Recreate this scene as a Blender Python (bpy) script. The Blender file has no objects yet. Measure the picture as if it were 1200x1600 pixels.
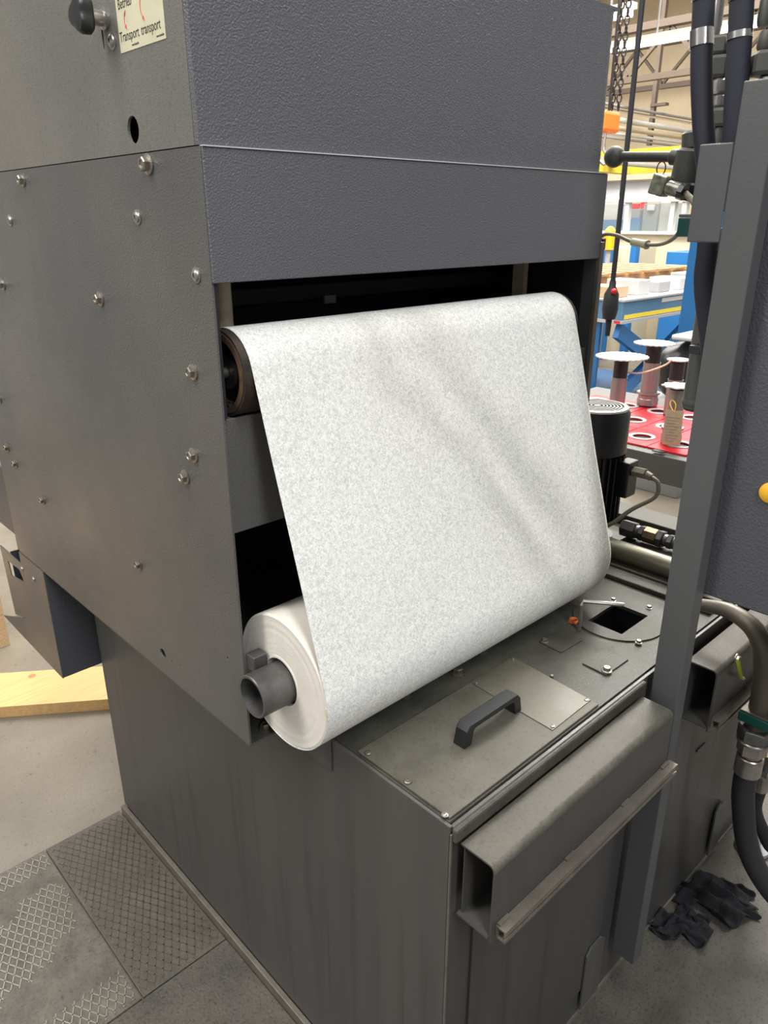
import bpy, bmesh, math, random
from mathutils import Vector, Matrix, Euler
PI = math.pi
rnd = random.Random(7)
S = bpy.context.scene
COL = S.collection

# ------------------------------------------------------------------ camera
FPX = 1165.044
RC = ((0.7280345, -0.6855357, -0.0025595), (-0.2522408, -0.2644027, -0.9308414), (0.6374483, 0.6783303, -0.3654144))
CP = Vector((-0.6282, -0.5340, 1.6))
cam_d = bpy.data.cameras.new('camera'); cam = bpy.data.objects.new('camera', cam_d); COL.objects.link(cam)
cam_d.sensor_fit = 'HORIZONTAL'; cam_d.sensor_width = 36; cam_d.lens = FPX / 1200 * 36
cam_d.clip_start = 0.02; cam_d.clip_end = 100
r0, r1, r2 = (Vector(r) for r in RC)
cam.matrix_world = Matrix(((r0.x, -r1.x, -r2.x, CP.x), (r0.y, -r1.y, -r2.y, CP.y), (r0.z, -r1.z, -r2.z, CP.z), (0, 0, 0, 1)))
S.camera = cam

# ------------------------------------------------------------------ world, lights, exposure
S.view_settings.view_transform = 'Standard'; S.view_settings.look = 'None'
S.view_settings.gamma = 1; S.view_settings.use_curve_mapping = False
S.view_settings.exposure = 0.0
w = bpy.data.worlds.new('hall_light'); S.world = w; w.use_nodes = True
bg = w.node_tree.nodes['Background']; bg.inputs[0].default_value = (0.95, 0.97, 1.0, 1); bg.inputs[1].default_value = 0.50

def area(name, loc, target, sx, sy, power, col=(1, 0.97, 0.92)):
    d = bpy.data.lights.new(name, 'AREA'); d.shape = 'RECTANGLE'; d.size = sx; d.size_y = sy; d.energy = power; d.color = col
    o = bpy.data.objects.new(name, d); COL.objects.link(o); o.location = loc
    o.rotation_euler = (Vector(target) - Vector(loc)).to_track_quat('-Z', 'Y').to_euler()
    return o
area('hall_lamp_near', (-2.6, 1.6, 5.0), (-0.2, 0.6, 0.8), 1.2, 5.0, 230)
area('hall_lamp_over', (1.6, 1.0, 5.6), (1.6, 1.0, 0), 0.8, 6.0, 150)
area('hall_lamp_front', (-1.2, -3.0, 5.2), (0.2, 0.4, 1.0), 0.8, 4.0, 230, (0.96, 0.98, 1.0))
area('hall_lamp_mid', (6.0, 4.0, 6.2), (6.0, 4.0, 0), 1.5, 9.0, 950)
area('added_fill_cart', (4.4, 1.9, 5.4), (3.8, 1.7, 0), 1.0, 3.0, 420)  # added fill without a fixture, brightens the floor beyond the tank and the cart
area('hall_lamp_far', (12.0, 8.0, 6.6), (12.0, 8.0, 0), 3, 12.0, 1900)
area('hall_lamp_left', (0.5, 6.0, 5.5), (0.0, 4.0, 0), 4, 1.5, 170)

# ------------------------------------------------------------------ pixel -> point
def P(px, py, **k):
    (a, v), = k.items(); i = 'xyz'.index(a)
    c = ((px - 600) / FPX, (py - 800) / FPX, 1.0)
    d = Vector((RC[0][j] * c[0] + RC[1][j] * c[1] + RC[2][j] * c[2] for j in range(3)))
    return CP + d * ((v - CP[i]) / d[i])

# ------------------------------------------------------------------ materials
MATS = {}
def mat(name, col, rough=0.5, metal=0.0, noise=0.0, nscale=8, col2=None, bump=0.0, bscale=300, spec=0.5, emit=None, estr=1.0,
        rvar=0.0, bdist=0.001, stretch=None, streak=0.0, fleck=0.0, trans=0.0, alpha=1.0):
    m = bpy.data.materials.new(name); m.use_nodes = True; nt = m.node_tree; b = nt.nodes['Principled BSDF']
    N = nt.nodes.new; L = nt.links.new
    b.inputs['Base Color'].default_value = (*col, 1); b.inputs['Roughness'].default_value = rough; b.inputs['Metallic'].default_value = metal
    b.inputs['Specular IOR Level'].default_value = spec
    if trans: b.inputs['Transmission Weight'].default_value = trans
    if alpha < 1: b.inputs['Alpha'].default_value = alpha
    tc = N('ShaderNodeTexCoord'); src = tc.outputs['Object']
    if stretch:
        mp = N('ShaderNodeMapping'); mp.inputs['Scale'].default_value = stretch; L(src, mp.inputs['Vector']); ssrc = mp.outputs[0]
    else: ssrc = src
    if noise or rvar:
        n = N('ShaderNodeTexNoise'); n.inputs['Scale'].default_value = nscale; n.inputs['Detail'].default_value = 6; n.inputs['Roughness'].default_value = 0.62
        L(ssrc, n.inputs['Vector'])
        rp = N('ShaderNodeValToRGB'); rp.color_ramp.elements[0].position = 0.35; rp.color_ramp.elements[1].position = 0.68
        L(n.outputs['Fac'], rp.inputs[0])
        if noise:
            mx = N('ShaderNodeMix'); mx.data_type = 'RGBA'
            mx.inputs['A'].default_value = (*col, 1); mx.inputs['B'].default_value = (*(col2 or [c * (1 - noise) for c in col]), 1)
            L(rp.outputs[0], mx.inputs['Factor']); L(mx.outputs['Result'], b.inputs['Base Color'])
        if rvar:
            mr = N('ShaderNodeMapRange'); mr.inputs['To Min'].default_value = rough - rvar; mr.inputs['To Max'].default_value = rough + rvar
            L(rp.outputs[0], mr.inputs[0]); L(mr.outputs[0], b.inputs['Roughness'])
    if bump:
        n2 = N('ShaderNodeTexNoise'); n2.inputs['Scale'].default_value = bscale; n2.inputs['Detail'].default_value = 2
        L(src, n2.inputs['Vector']); bp = N('ShaderNodeBump'); bp.inputs['Strength'].default_value = bump; bp.inputs['Distance'].default_value = bdist
        L(n2.outputs['Fac'], bp.inputs['Height']); L(bp.outputs[0], b.inputs['Normal'])
    def mul(scale, vecscale, lo, hi, dark):
        mp2 = N('ShaderNodeMapping'); mp2.inputs['Scale'].default_value = vecscale; L(src, mp2.inputs['Vector'])
        q = N('ShaderNodeTexNoise'); q.inputs['Scale'].default_value = scale; q.inputs['Detail'].default_value = 3; L(mp2.outputs[0], q.inputs['Vector'])
        rr = N('ShaderNodeValToRGB'); rr.color_ramp.elements[0].position = lo; rr.color_ramp.elements[1].position = hi
        rr.color_ramp.elements[0].color = (dark, dark * 0.97, dark * 0.93, 1); rr.color_ramp.elements[1].color = (1, 1, 1, 1); L(q.outputs['Fac'], rr.inputs[0])
        mx2 = N('ShaderNodeMix'); mx2.data_type = 'RGBA'; mx2.blend_type = 'MULTIPLY'; mx2.inputs['Factor'].default_value = 1
        if b.inputs['Base Color'].links: L(b.inputs['Base Color'].links[0].from_socket, mx2.inputs['A'])
        else: mx2.inputs['A'].default_value = (*col, 1)
        L(rr.outputs[0], mx2.inputs['B']); L(mx2.outputs['Result'], b.inputs['Base Color'])
    if streak: mul(30, (1, 1, 0.05), 0.30, 0.42, 1 - streak)
    if fleck: mul(140, (1, 1, 1), 0.30, 0.46, 1 - fleck)
    if emit:
        b.inputs['Emission Color'].default_value = (*emit, 1); b.inputs['Emission Strength'].default_value = estr
    MATS[name] = m; return m

G = (0.135, 0.135, 0.142)
mat('hood_paint', (0.108, 0.110, 0.126), 0.33, 0.0, 1, 3.0, (0.116, 0.117, 0.127), 1.0, 380, rvar=0.05, bdist=0.0016)
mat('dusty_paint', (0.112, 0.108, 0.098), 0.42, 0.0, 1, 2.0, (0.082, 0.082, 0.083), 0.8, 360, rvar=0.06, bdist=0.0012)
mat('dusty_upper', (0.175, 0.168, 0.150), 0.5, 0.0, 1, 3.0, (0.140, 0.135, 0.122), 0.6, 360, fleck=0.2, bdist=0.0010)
mat('tank_paint', (0.066, 0.065, 0.062), 0.45, 0.0, 1, 2.0, (0.082, 0.079, 0.072), 0.25, 260, rvar=0.08, stretch=(6, 6, 0.5), streak=0.16)
mat('front_paint_shaded', (0.054, 0.053, 0.052), 0.42, 0.0, 1, 2.0, (0.066, 0.062, 0.056), 0.2, 260, rvar=0.08, stretch=(7, 7, 0.5), streak=0.14)  # tank paint made darker, the front's shade is put into the colour
mat('tank_top', (0.042, 0.041, 0.035), 0.44, 0.0, 1, 7, (0.095, 0.091, 0.073), 0.6, 300, rvar=0.08, spec=0.18, fleck=0.2)
mat('lid_top', (0.080, 0.075, 0.060), 0.5, 0.05, 1, 9, (0.128, 0.120, 0.097), 0.5, 320, rvar=0.08, spec=0.25, fleck=0.18)
mat('shelf_top', (0.062, 0.058, 0.048), 0.5, 0.0, 1, 12, (0.118, 0.110, 0.091), 0.6, 320, rvar=0.1, spec=0.22, fleck=0.2)
mat('name_plate', (0.095, 0.088, 0.064), 0.48, 0.1, 1, 12, (0.14, 0.130, 0.096), 0.15, 200, rvar=0.08, fleck=0.1)
mat('rail_metal', (0.15, 0.13, 0.105), 0.45, 0.3, 1, 30, (0.20, 0.18, 0.15), 0.3, 200)
mat('post_paint', (0.072, 0.074, 0.078), 0.45, 0.0, 1, 2.5, (0.080, 0.080, 0.080), 0.2, 260)
mat('cabinet_paint', (0.066, 0.068, 0.078), 0.46, 0.0, bump=0.8, bscale=220, bdist=0.0016)
mat('interior_black', (0.012, 0.013, 0.018), 0.55)
mat('black_plastic', (0.015, 0.016, 0.018), 0.32, bump=0.15, bscale=500)
mat('black_rubber', (0.018, 0.019, 0.022), 0.55)
mat('sleeve_cloth', (0.014, 0.016, 0.026), 0.75, bump=0.3, bscale=900)
mat('motor_black', (0.01, 0.011, 0.014), 0.38)
mat('bolt_steel', (0.42, 0.40, 0.36), 0.33, 0.9, 1, 60, (0.28, 0.25, 0.21))
mat('old_bolt', (0.28, 0.25, 0.2), 0.42, 0.8, 1, 60, (0.16, 0.13, 0.10))
mat('zinc', (0.50, 0.48, 0.45), 0.3, 0.9, 1, 40, (0.34, 0.32, 0.30))
mat('brass', (0.30, 0.22, 0.13), 0.4, 0.8, 1, 60, (0.2, 0.16, 0.11))
mat('fitting_grey', (0.17, 0.17, 0.165), 0.4, 0.6, 1, 40, (0.1, 0.1, 0.1))
mat('chrome', (0.62, 0.60, 0.57), 0.22, 1.0)
mat('holder_steel', (0.30, 0.285, 0.27), 0.36, 0.65)
mat('shaft_steel', (0.11, 0.108, 0.105), 0.42, 0.7, 1, 22, (0.19, 0.185, 0.18), 0.2, 120)
mat('roll_paper', (0.74, 0.70, 0.62), 0.85, 0, 1, 30, (0.80, 0.765, 0.69), 0.4, 500, spec=0.2)
mat('drum_rubber', (0.020, 0.016, 0.014), 0.6, 0.2, 1, 60, (0.055, 0.036, 0.024), bump=0.6, bscale=200)
mat('rusty_rim', (0.17, 0.11, 0.065), 0.45, 0.5, 1, 60, (0.08, 0.05, 0.035), 0.5, 200)
mat('dark_steel', (0.05, 0.042, 0.036), 0.45, 0.6)
mat('beige_pillar', (0.80, 0.70, 0.48), 0.5, 0, 1, 14, (0.50, 0.43, 0.28))
mat('tube_olive', (0.20, 0.195, 0.145), 0.3, 0.4, 1, 10, (0.15, 0.145, 0.105))
mat('grey_pipe', (0.10, 0.10, 0.09), 0.5, 0.1)
mat('pipe_taupe', (0.12, 0.105, 0.08), 0.42, 0.3, 1, 8, (0.09, 0.08, 0.062))
mat('valve_green_grey', (0.085, 0.088, 0.078), 0.5, 0.2, 1, 20, (0.065, 0.065, 0.06))
mat('clamp_green', (0.0, 0.062, 0.048), 0.5, bump=0.2, bscale=100)
mat('cable_taupe', (0.22, 0.20, 0.15), 0.5)
mat('clear_plug', (0.30, 0.31, 0.24), 0.15, 0, 1, 90, (0.10, 0.10, 0.07))
mat('orange', (0.75, 0.16, 0.02), 0.4)
mat('amber', (0.85, 0.45, 0.02), 0.4)
mat('yellow_green', (0.40, 0.45, 0.03), 0.45)
mat('sticker', (0.68, 0.66, 0.47), 0.4, 0, 1, 25, (0.60, 0.57, 0.40))
mat('print_black', (0.03, 0.03, 0.035), 0.5)
mat('print_red', (0.65, 0.08, 0.08), 0.5)
mat('white_paint', (0.55, 0.55, 0.54), 0.45)
mat('rag', (0.012, 0.012, 0.016), 0.85)
mat('wood_new', (0.50, 0.30, 0.12), 0.6, 0, 1, 9, (0.60, 0.39, 0.17), 0.2, 200, stretch=(0.5, 12, 12))
mat('knot', (0.36, 0.16, 0.07), 0.6)
mat('wood_pallet', (0.50, 0.34, 0.19), 0.65, 0, 1, 9, (0.62, 0.46, 0.28), stretch=(12, 1, 12))
mat('wood_brown', (0.35, 0.18, 0.07), 0.6, 0, 1, 8, (0.45, 0.25, 0.11))
mat('blue_steel', (0.02, 0.15, 0.42), 0.4, 0, 1, 1.5, (0.03, 0.19, 0.46))
mat('blue_deep', (0.01, 0.11, 0.30), 0.42)
mat('blue_grey', (0.09, 0.21, 0.33), 0.45, 0, 1, 2.0, (0.06, 0.16, 0.30))
mat('yellow', (0.80, 0.62, 0.05), 0.45)
mat('red', (0.62, 0.02, 0.03), 0.38)
mat('cream_steel', (0.66, 0.58, 0.42), 0.5)
mat('light_grey', (0.40, 0.40, 0.41), 0.45)
mat('mid_grey', (0.25, 0.25, 0.26), 0.5)
mat('cart_grey', (0.085, 0.085, 0.08), 0.5)
mat('beam_brown', (0.11, 0.08, 0.06), 0.6)
mat('beam_cream', (0.50, 0.42, 0.30), 0.6)
mat('window_glass', (0.6, 0.7, 0.72), 0.08, 0, alpha=0.10, spec=0.3)
mat('lamp_glow', (1, 1, 1), 0.5, emit=(1, 0.98, 0.9), estr=6)
mat('cardboard', (0.45, 0.34, 0.22), 0.7, 0, 1, 60, (0.38, 0.28, 0.18))
mat('grime', (0.105, 0.095, 0.078), 0.65, 0, 1, 14, (0.165, 0.150, 0.125), 0.9, 45, bdist=0.006, fleck=0.3)
mat('lattice_plate', (0.085, 0.078, 0.064), 0.55, 0.1, 1, 8, (0.125, 0.113, 0.093), 0.6, 90, bdist=0.003, fleck=0.25)
mat('lattice_faint', (0.125, 0.115, 0.096), 0.45, 0.3, 1, 6, (0.09, 0.082, 0.068))
mat('lattice_ridge', (0.26, 0.24, 0.20), 0.38, 0.4)
mat('smooth_plate', (0.066, 0.060, 0.050), 0.6, 0.0, 1, 9, (0.108, 0.098, 0.082), 0.8, 160, bdist=0.002, fleck=0.45)

# concrete floor
def concrete():
    m = mat('concrete', (0.205, 0.178, 0.138), 0.38, 0, 1, 3.5, (0.155, 0.134, 0.104), 0.4, 60, rvar=0.1, fleck=0.2)
    nt = m.node_tree; b = nt.nodes['Principled BSDF']; N = nt.nodes.new; L = nt.links.new
    tc = [n for n in nt.nodes if n.type == 'TEX_COORD'][0]
    v = N('ShaderNodeTexNoise'); v.inputs['Scale'].default_value = 35; v.inputs['Detail'].default_value = 5
    L(tc.outputs['Object'], v.inputs['Vector'])
    r = N('ShaderNodeValToRGB'); r.color_ramp.elements[0].position = 0.24; r.color_ramp.elements[1].position = 0.34
    r.color_ramp.elements[0].color = (0.45, 0.42, 0.4, 1); r.color_ramp.elements[1].color = (1, 1, 1, 1)
    L(v.outputs['Fac'], r.inputs[0])
    src = b.inputs['Base Color'].links[0].from_socket
    mx = N('ShaderNodeMix'); mx.data_type = 'RGBA'; mx.blend_type = 'MULTIPLY'; mx.inputs['Factor'].default_value = 1
    L(src, mx.inputs['A']); L(r.outputs[0], mx.inputs['B']); L(mx.outputs['Result'], b.inputs['Base Color'])
concrete()
def web_material():
    m = bpy.data.materials.new('fleece'); m.use_nodes = True; nt = m.node_tree; b = nt.nodes['Principled BSDF']
    N = nt.nodes.new; L = nt.links.new; tc = N('ShaderNodeTexCoord')
    b.inputs['Roughness'].default_value = 0.8; b.inputs['Specular IOR Level'].default_value = 0.25
    n = N('ShaderNodeTexNoise'); n.inputs['Scale'].default_value = 210; n.inputs['Detail'].default_value = 4; n.inputs['Distortion'].default_value = 1.5
    L(tc.outputs['Object'], n.inputs['Vector'])
    r = N('ShaderNodeValToRGB'); r.color_ramp.elements[0].position = 0.36; r.color_ramp.elements[1].position = 0.60
    r.color_ramp.elements[0].color = (0.60, 0.597, 0.575, 1); r.color_ramp.elements[1].color = (0.87, 0.865, 0.835, 1)
    L(n.outputs['Fac'], r.inputs[0])
    # darker grey bands following the web's diagonal crease, edges varied by noise
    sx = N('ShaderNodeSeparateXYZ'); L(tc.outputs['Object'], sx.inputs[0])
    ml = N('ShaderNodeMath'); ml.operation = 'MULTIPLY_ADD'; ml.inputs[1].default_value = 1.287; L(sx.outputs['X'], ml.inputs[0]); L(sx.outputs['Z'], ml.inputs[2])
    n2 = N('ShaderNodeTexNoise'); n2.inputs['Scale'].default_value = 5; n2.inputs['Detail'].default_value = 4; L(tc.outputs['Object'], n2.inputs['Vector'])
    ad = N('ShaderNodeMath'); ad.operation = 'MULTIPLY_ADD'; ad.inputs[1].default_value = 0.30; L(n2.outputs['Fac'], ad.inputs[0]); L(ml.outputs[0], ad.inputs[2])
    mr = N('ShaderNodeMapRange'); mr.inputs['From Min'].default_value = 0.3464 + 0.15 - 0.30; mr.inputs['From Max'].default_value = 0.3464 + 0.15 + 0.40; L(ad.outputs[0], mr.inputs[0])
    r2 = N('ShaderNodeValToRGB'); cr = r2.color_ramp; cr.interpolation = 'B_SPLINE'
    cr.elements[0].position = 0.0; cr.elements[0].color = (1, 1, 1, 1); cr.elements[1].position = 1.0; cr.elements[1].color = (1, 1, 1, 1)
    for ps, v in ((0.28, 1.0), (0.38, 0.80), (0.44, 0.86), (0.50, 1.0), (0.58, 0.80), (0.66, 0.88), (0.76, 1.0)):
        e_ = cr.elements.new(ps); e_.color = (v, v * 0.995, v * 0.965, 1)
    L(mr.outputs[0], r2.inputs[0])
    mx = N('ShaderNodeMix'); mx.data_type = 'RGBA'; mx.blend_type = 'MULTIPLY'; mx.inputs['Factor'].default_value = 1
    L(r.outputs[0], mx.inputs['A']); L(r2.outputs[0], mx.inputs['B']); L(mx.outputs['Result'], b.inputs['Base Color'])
    bp = N('ShaderNodeBump'); bp.inputs['Strength'].default_value = 0.5; bp.inputs['Distance'].default_value = 0.001
    L(n.outputs['Fac'], bp.inputs['Height']); L(bp.outputs[0], b.inputs['Normal'])
    MATS['fleece'] = m
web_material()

# ------------------------------------------------------------------ mesh helpers
WORLD = {}
def wloc(o):
    v = Vector((0, 0, 0))
    while o is not None: v = v + WORLD.get(o.name, Vector((0, 0, 0))); o = o.parent
    return v
class MB:
    def __init__(s): s.bm = bmesh.new()
    def box(s, x0, x1, y0, y1, z0, z1, bev=0, rot=None, piv=None):
        m = Matrix.Translation(((x0 + x1) / 2, (y0 + y1) / 2, (z0 + z1) / 2)) @ Matrix.Diagonal((abs(x1 - x0), abs(y1 - y0), abs(z1 - z0), 1))
        r = bmesh.ops.create_cube(s.bm, size=1, matrix=m)
        vs = r['verts']
        if bev:
            es = list({e for v in vs for e in v.link_edges})
            rr = bmesh.ops.bevel(s.bm, geom=es, offset=bev, segments=2, affect='EDGES', profile=0.5); vs = list({v for f in rr['faces'] for v in f.verts} | {v for v in vs if v.is_valid})
        if rot is not None:
            pv = Vector(piv or ((x0 + x1) / 2, (y0 + y1) / 2, (z0 + z1) / 2))
            bmesh.ops.transform(s.bm, verts=vs, matrix=Matrix.Translation(pv) @ Euler(rot).to_matrix().to_4x4() @ Matrix.Translation(-pv))
        return s
    def bar(s, a, b, wdt, hgt, up=(0, 0, 1)):
        a, b, up = Vector(a), Vector(b), Vector(up); d = b - a; L = d.length; d.normalize()
        sx = d.cross(up).normalized(); uz = sx.cross(d)
        M = Matrix((( sx.x, d.x, uz.x, (a.x + b.x) / 2), (sx.y, d.y, uz.y, (a.y + b.y) / 2), (sx.z, d.z, uz.z, (a.z + b.z) / 2), (0, 0, 0, 1)))
        bmesh.ops.create_cube(s.bm, size=1, matrix=M @ Matrix.Diagonal((wdt, L, hgt, 1))); return s
    def lathe(s, prof, a=(0, 0, 0), d=(0, 0, 1), n=32, close=True, a0=0, a1=2 * PI):
        a, d = Vector(a), Vector(d).normalized(); u = d.orthogonal().normalized(); v = d.cross(u)
        full = abs(a1 - a0 - 2 * PI) < 1e-6; cnt = n if full else n + 1
        rings = []
        for r, h in prof:
            if r < 1e-7: rings.append([s.bm.verts.new(a + d * h)])
            else: rings.append([s.bm.verts.new(a + d * h + (u * math.cos(a0 + (a1 - a0) * i / n) + v * math.sin(a0 + (a1 - a0) * i / n)) * r) for i in range(cnt)])
        for A, B in zip(rings, rings[1:]):
            for i in range(n):
                j = (i + 1) % cnt
                if len(A) == 1 and len(B) == 1: continue
                if len(A) == 1: s.bm.faces.new((A[0], B[j], B[i]))
                elif len(B) == 1: s.bm.faces.new((A[i], A[j], B[0]))
                else: s.bm.faces.new((A[i], A[j], B[j], B[i]))
        return s
    def cyl(s, a, b, r, n=24, r2=None, bev=0):
        a, b = Vector(a), Vector(b); L = (b - a).length; r2 = r if r2 is None else r2
        if bev: pr = [(0, 0), (r - bev, 0), (r, bev), (r2, L - bev), (r2 - bev, L), (0, L)]
        else: pr = [(0, 0), (r, 0), (r2, L), (0, L)]
        return s.lathe(pr, a, b - a, n)
    def tube(s, pts, r, n=12, smooth=4, caps=True, rs=None):
        pts = [Vector(p) for p in pts]
        if smooth and len(pts) > 2:
            q = []
            for i in range(len(pts) - 1):
                p0, p1, p2, p3 = pts[max(i - 1, 0)], pts[i], pts[i + 1], pts[min(i + 2, len(pts) - 1)]
                for k in range(smooth):
                    t = k / smooth
                    q.append(0.5 * ((2 * p1) + (p2 - p0) * t + (2 * p0 - 5 * p1 + 4 * p2 - p3) * t * t + (3 * p1 - p0 - 3 * p2 + p3) * t ** 3))
            q.append(pts[-1]); pts = q
        rings = []; u = None
        for i, p in enumerate(pts):
            d = (pts[min(i + 1, len(pts) - 1)] - pts[max(i - 1, 0)]).normalized()
            if u is None: u = d.orthogonal().normalized()
            else: u = (u - d * u.dot(d)).normalized()
            v = d.cross(u); rr = rs(i / (len(pts) - 1)) if rs else r
            rings.append([s.bm.verts.new(p + (u * math.cos(2 * PI * k / n) + v * math.sin(2 * PI * k / n)) * rr) for k in range(n)])
        for A, B in zip(rings, rings[1:]):
            for k in range(n): s.bm.faces.new((A[k], A[(k + 1) % n], B[(k + 1) % n], B[k]))
        if caps: s.bm.faces.new(list(reversed(rings[0]))); s.bm.faces.new(rings[-1])
        return s
    def sphere(s, c, r, n=20, sc=(1, 1, 1)):
        bmesh.ops.create_uvsphere(s.bm, u_segments=n, v_segments=n // 2 + 2, radius=r, matrix=Matrix.Translation(c) @ Matrix.Diagonal((*sc, 1))); return s
    def plate(s, axis, at, th, outline, holes=()):
        """flat plate with real holes; 2D points in the other two axes, extruded by th along axis"""
        def mk(p, q):
            if axis == 'x': return Vector((at, p, q))
            if axis == 'y': return Vector((p, at, q))
            return Vector((p, q, at))
        t = bmesh.new(); es = []
        for loop in [outline] + list(holes):
            vs = [t.verts.new(mk(*p)) for p in loop]
            es += [t.edges.new((vs[i], vs[(i + 1) % len(vs)])) for i in range(len(vs))]
        bmesh.ops.triangle_fill(t, use_beauty=True, use_dissolve=False, edges=es)
        dv = {'x': Vector((th, 0, 0)), 'y': Vector((0, th, 0)), 'z': Vector((0, 0, th))}[axis]
        r = bmesh.ops.extrude_face_region(t, geom=list(t.faces), use_keep_orig=True)
        bmesh.ops.translate(t, verts=[g for g in r['geom'] if isinstance(g, bmesh.types.BMVert)], vec=dv)
        bmesh.ops.recalc_face_normals(t, faces=t.faces)
        me = bpy.data.meshes.new('tmp'); t.to_mesh(me); t.free(); s.bm.from_mesh(me); bpy.data.meshes.remove(me); return s
    def mesh(s, name, mt, off=(0, 0, 0), smooth=False, recalc=True):
        if recalc: bmesh.ops.recalc_face_normals(s.bm, faces=s.bm.faces)
        bmesh.ops.translate(s.bm, verts=s.bm.verts, vec=-Vector(off))
        if smooth:
            for f in s.bm.faces: f.smooth = True
            for e in s.bm.edges:
                if len(e.link_faces) == 2 and e.calc_face_angle() > 0.6: e.smooth = False
        me = bpy.data.meshes.new(name); s.bm.to_mesh(me); s.bm.free(); me.materials.append(MATS[mt]); return me
def reg(o, loc):
    COL.objects.link(o); o.location = loc; WORLD[o.name] = Vector(loc)
def tag(o, label=None, cat=None, group=None, kind=None):
    if label: o['label'] = label
    if cat: o['category'] = cat
    if group: o['group'] = group
    if kind: o['kind'] = kind
    return o
def thing(name, label, cat, loc=(0, 0, 0), group=None):
    o = bpy.data.objects.new(name, None); o.empty_display_size = 0.05; reg(o, Vector(loc)); return tag(o, label, cat, group)
def part(name, mb, mt, parent, smooth=False, bevel=0, label=None, recalc=True):
    off = wloc(parent); me = mb.mesh(name, mt, off, smooth, recalc)
    o = bpy.data.objects.new(name, me); reg(o, (0, 0, 0)); o.parent = parent
    if bevel: bev(o, bevel)
    if label: o['label'] = label
    return o
def bev(o, wd, seg=2):
    m = o.modifiers.new('bevel', 'BEVEL'); m.width = wd; m.segments = seg; m.limit_method = 'ANGLE'; m.angle_limit = 0.7
def solo(name, mb, mt, label, cat, loc=(0, 0, 0), group=None, smooth=False, bevel=0, kind=None):
    me = mb.mesh(name, mt, loc, smooth); o = bpy.data.objects.new(name, me); reg(o, loc)
    if bevel: bev(o, bevel)
    return tag(o, label, cat, group, kind)
def inst(name, me, parent, loc, rot=(0, 0, 0), sc=1, label=None):
    o = bpy.data.objects.new(name, me); COL.objects.link(o); o.parent = parent
    o.location = Vector(loc) - wloc(parent); o.rotation_euler = rot; o.scale = (sc,) * 3
    if label: o['label'] = label
    return o
def circle(cx, cy, rx, ry=None, n=24):
    ry = rx if ry is None else ry
    return [(cx + rx * math.cos(2 * PI * i / n), cy + ry * math.sin(2 * PI * i / n)) for i in range(n)]
def struct(name, mb, mt, parent=None):
    if parent: return part(name, mb, mt, parent)
    o = bpy.data.objects.new(name, mb.mesh(name, mt)); reg(o, (0, 0, 0)); o['kind'] = 'structure'; return o
def text_mesh(body, size, mt, M, squeeze=1.0, align='LEFT'):
    cu = bpy.data.curves.new('text', 'FONT'); cu.body = body; cu.size = size; cu.extrude = 0.00015; cu.align_x = align
    o = bpy.data.objects.new('text', cu); COL.objects.link(o); bpy.context.view_layer.update()
    dg = bpy.context.evaluated_depsgraph_get(); me = bpy.data.meshes.new_from_object(o.evaluated_get(dg))
    bpy.data.objects.remove(o); me.transform(M @ Matrix.Diagonal((squeeze, 1, 1, 1))); me.materials.clear(); me.materials.append(MATS[mt]); return me

# shared bolt meshes, built along +Z
def hex_bolt(r=0.0082, h=0.0105, fl=0.0118, mt='bolt_steel', recess=True):
    b = MB(); b.lathe([(0, 0), (fl, 0), (fl, 0.002), (r * 1.02, 0.0032), (0, 0.0032)], n=20)
    b.lathe([(0, 0.003), (r, 0.003), (r, h * 0.85), (r * 0.88, h), (r * 0.6, h), (r * 0.55, h - 0.0012), (0, h - 0.0012)], n=6)
    return b.mesh('hex_bolt', mt)
def button_screw(r=0.0075, mt='zinc'):
    b = MB(); b.lathe([(0, 0), (r * 1.35, 0), (r * 1.35, 0.0012), (r, 0.0015), (r * 0.92, 0.0035), (r * 0.6, 0.005), (r * 0.38, 0.0052), (r * 0.36, 0.002), (0, 0.002)], n=20)
    return b.mesh('button_screw', mt, smooth=True)
M_HEX = hex_bolt(); M_HEXD = hex_bolt(mt='old_bolt'); M_BTN = button_screw()
M_SMALL = hex_bolt(0.004, 0.005, 0.006, 'old_bolt')
RX = (0, -PI / 2, 0)          # +Z -> -X

FZ = -0.035
# ================================================================== the hall
struct('floor', MB().box(-9, 22, -9, 15, FZ - 0.1, FZ), 'concrete')
WX, WY, CZ = 20.0, 14.0, 7.6
b = MB().box(WX, WX + 0.2, -2, WY + 0.2, FZ, CZ); mat('wall_beige', (0.78, 0.64, 0.45), 0.7, 0, 1, 0.7, (0.86, 0.73, 0.53))
struct('wall_far', b, 'wall_beige')
mat('wall_white', (0.62, 0.60, 0.56), 0.7)
struct('wall_left', MB().box(-9, WX, WY, WY + 0.2, FZ, CZ), 'wall_white')
struct('ceiling', MB().box(-5, WX, -3, WY, CZ, CZ + 0.2), 'beam_cream')
tr = None
for i in range(9):                               # ceiling ribs
    y = 0.5 + i * 1.5
    struct('trim_%d' % (i + 1), MB().box(6, WX - 0.01, y, y + 0.14, CZ - 0.25, CZ - 0.001), 'beam_brown')

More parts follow.
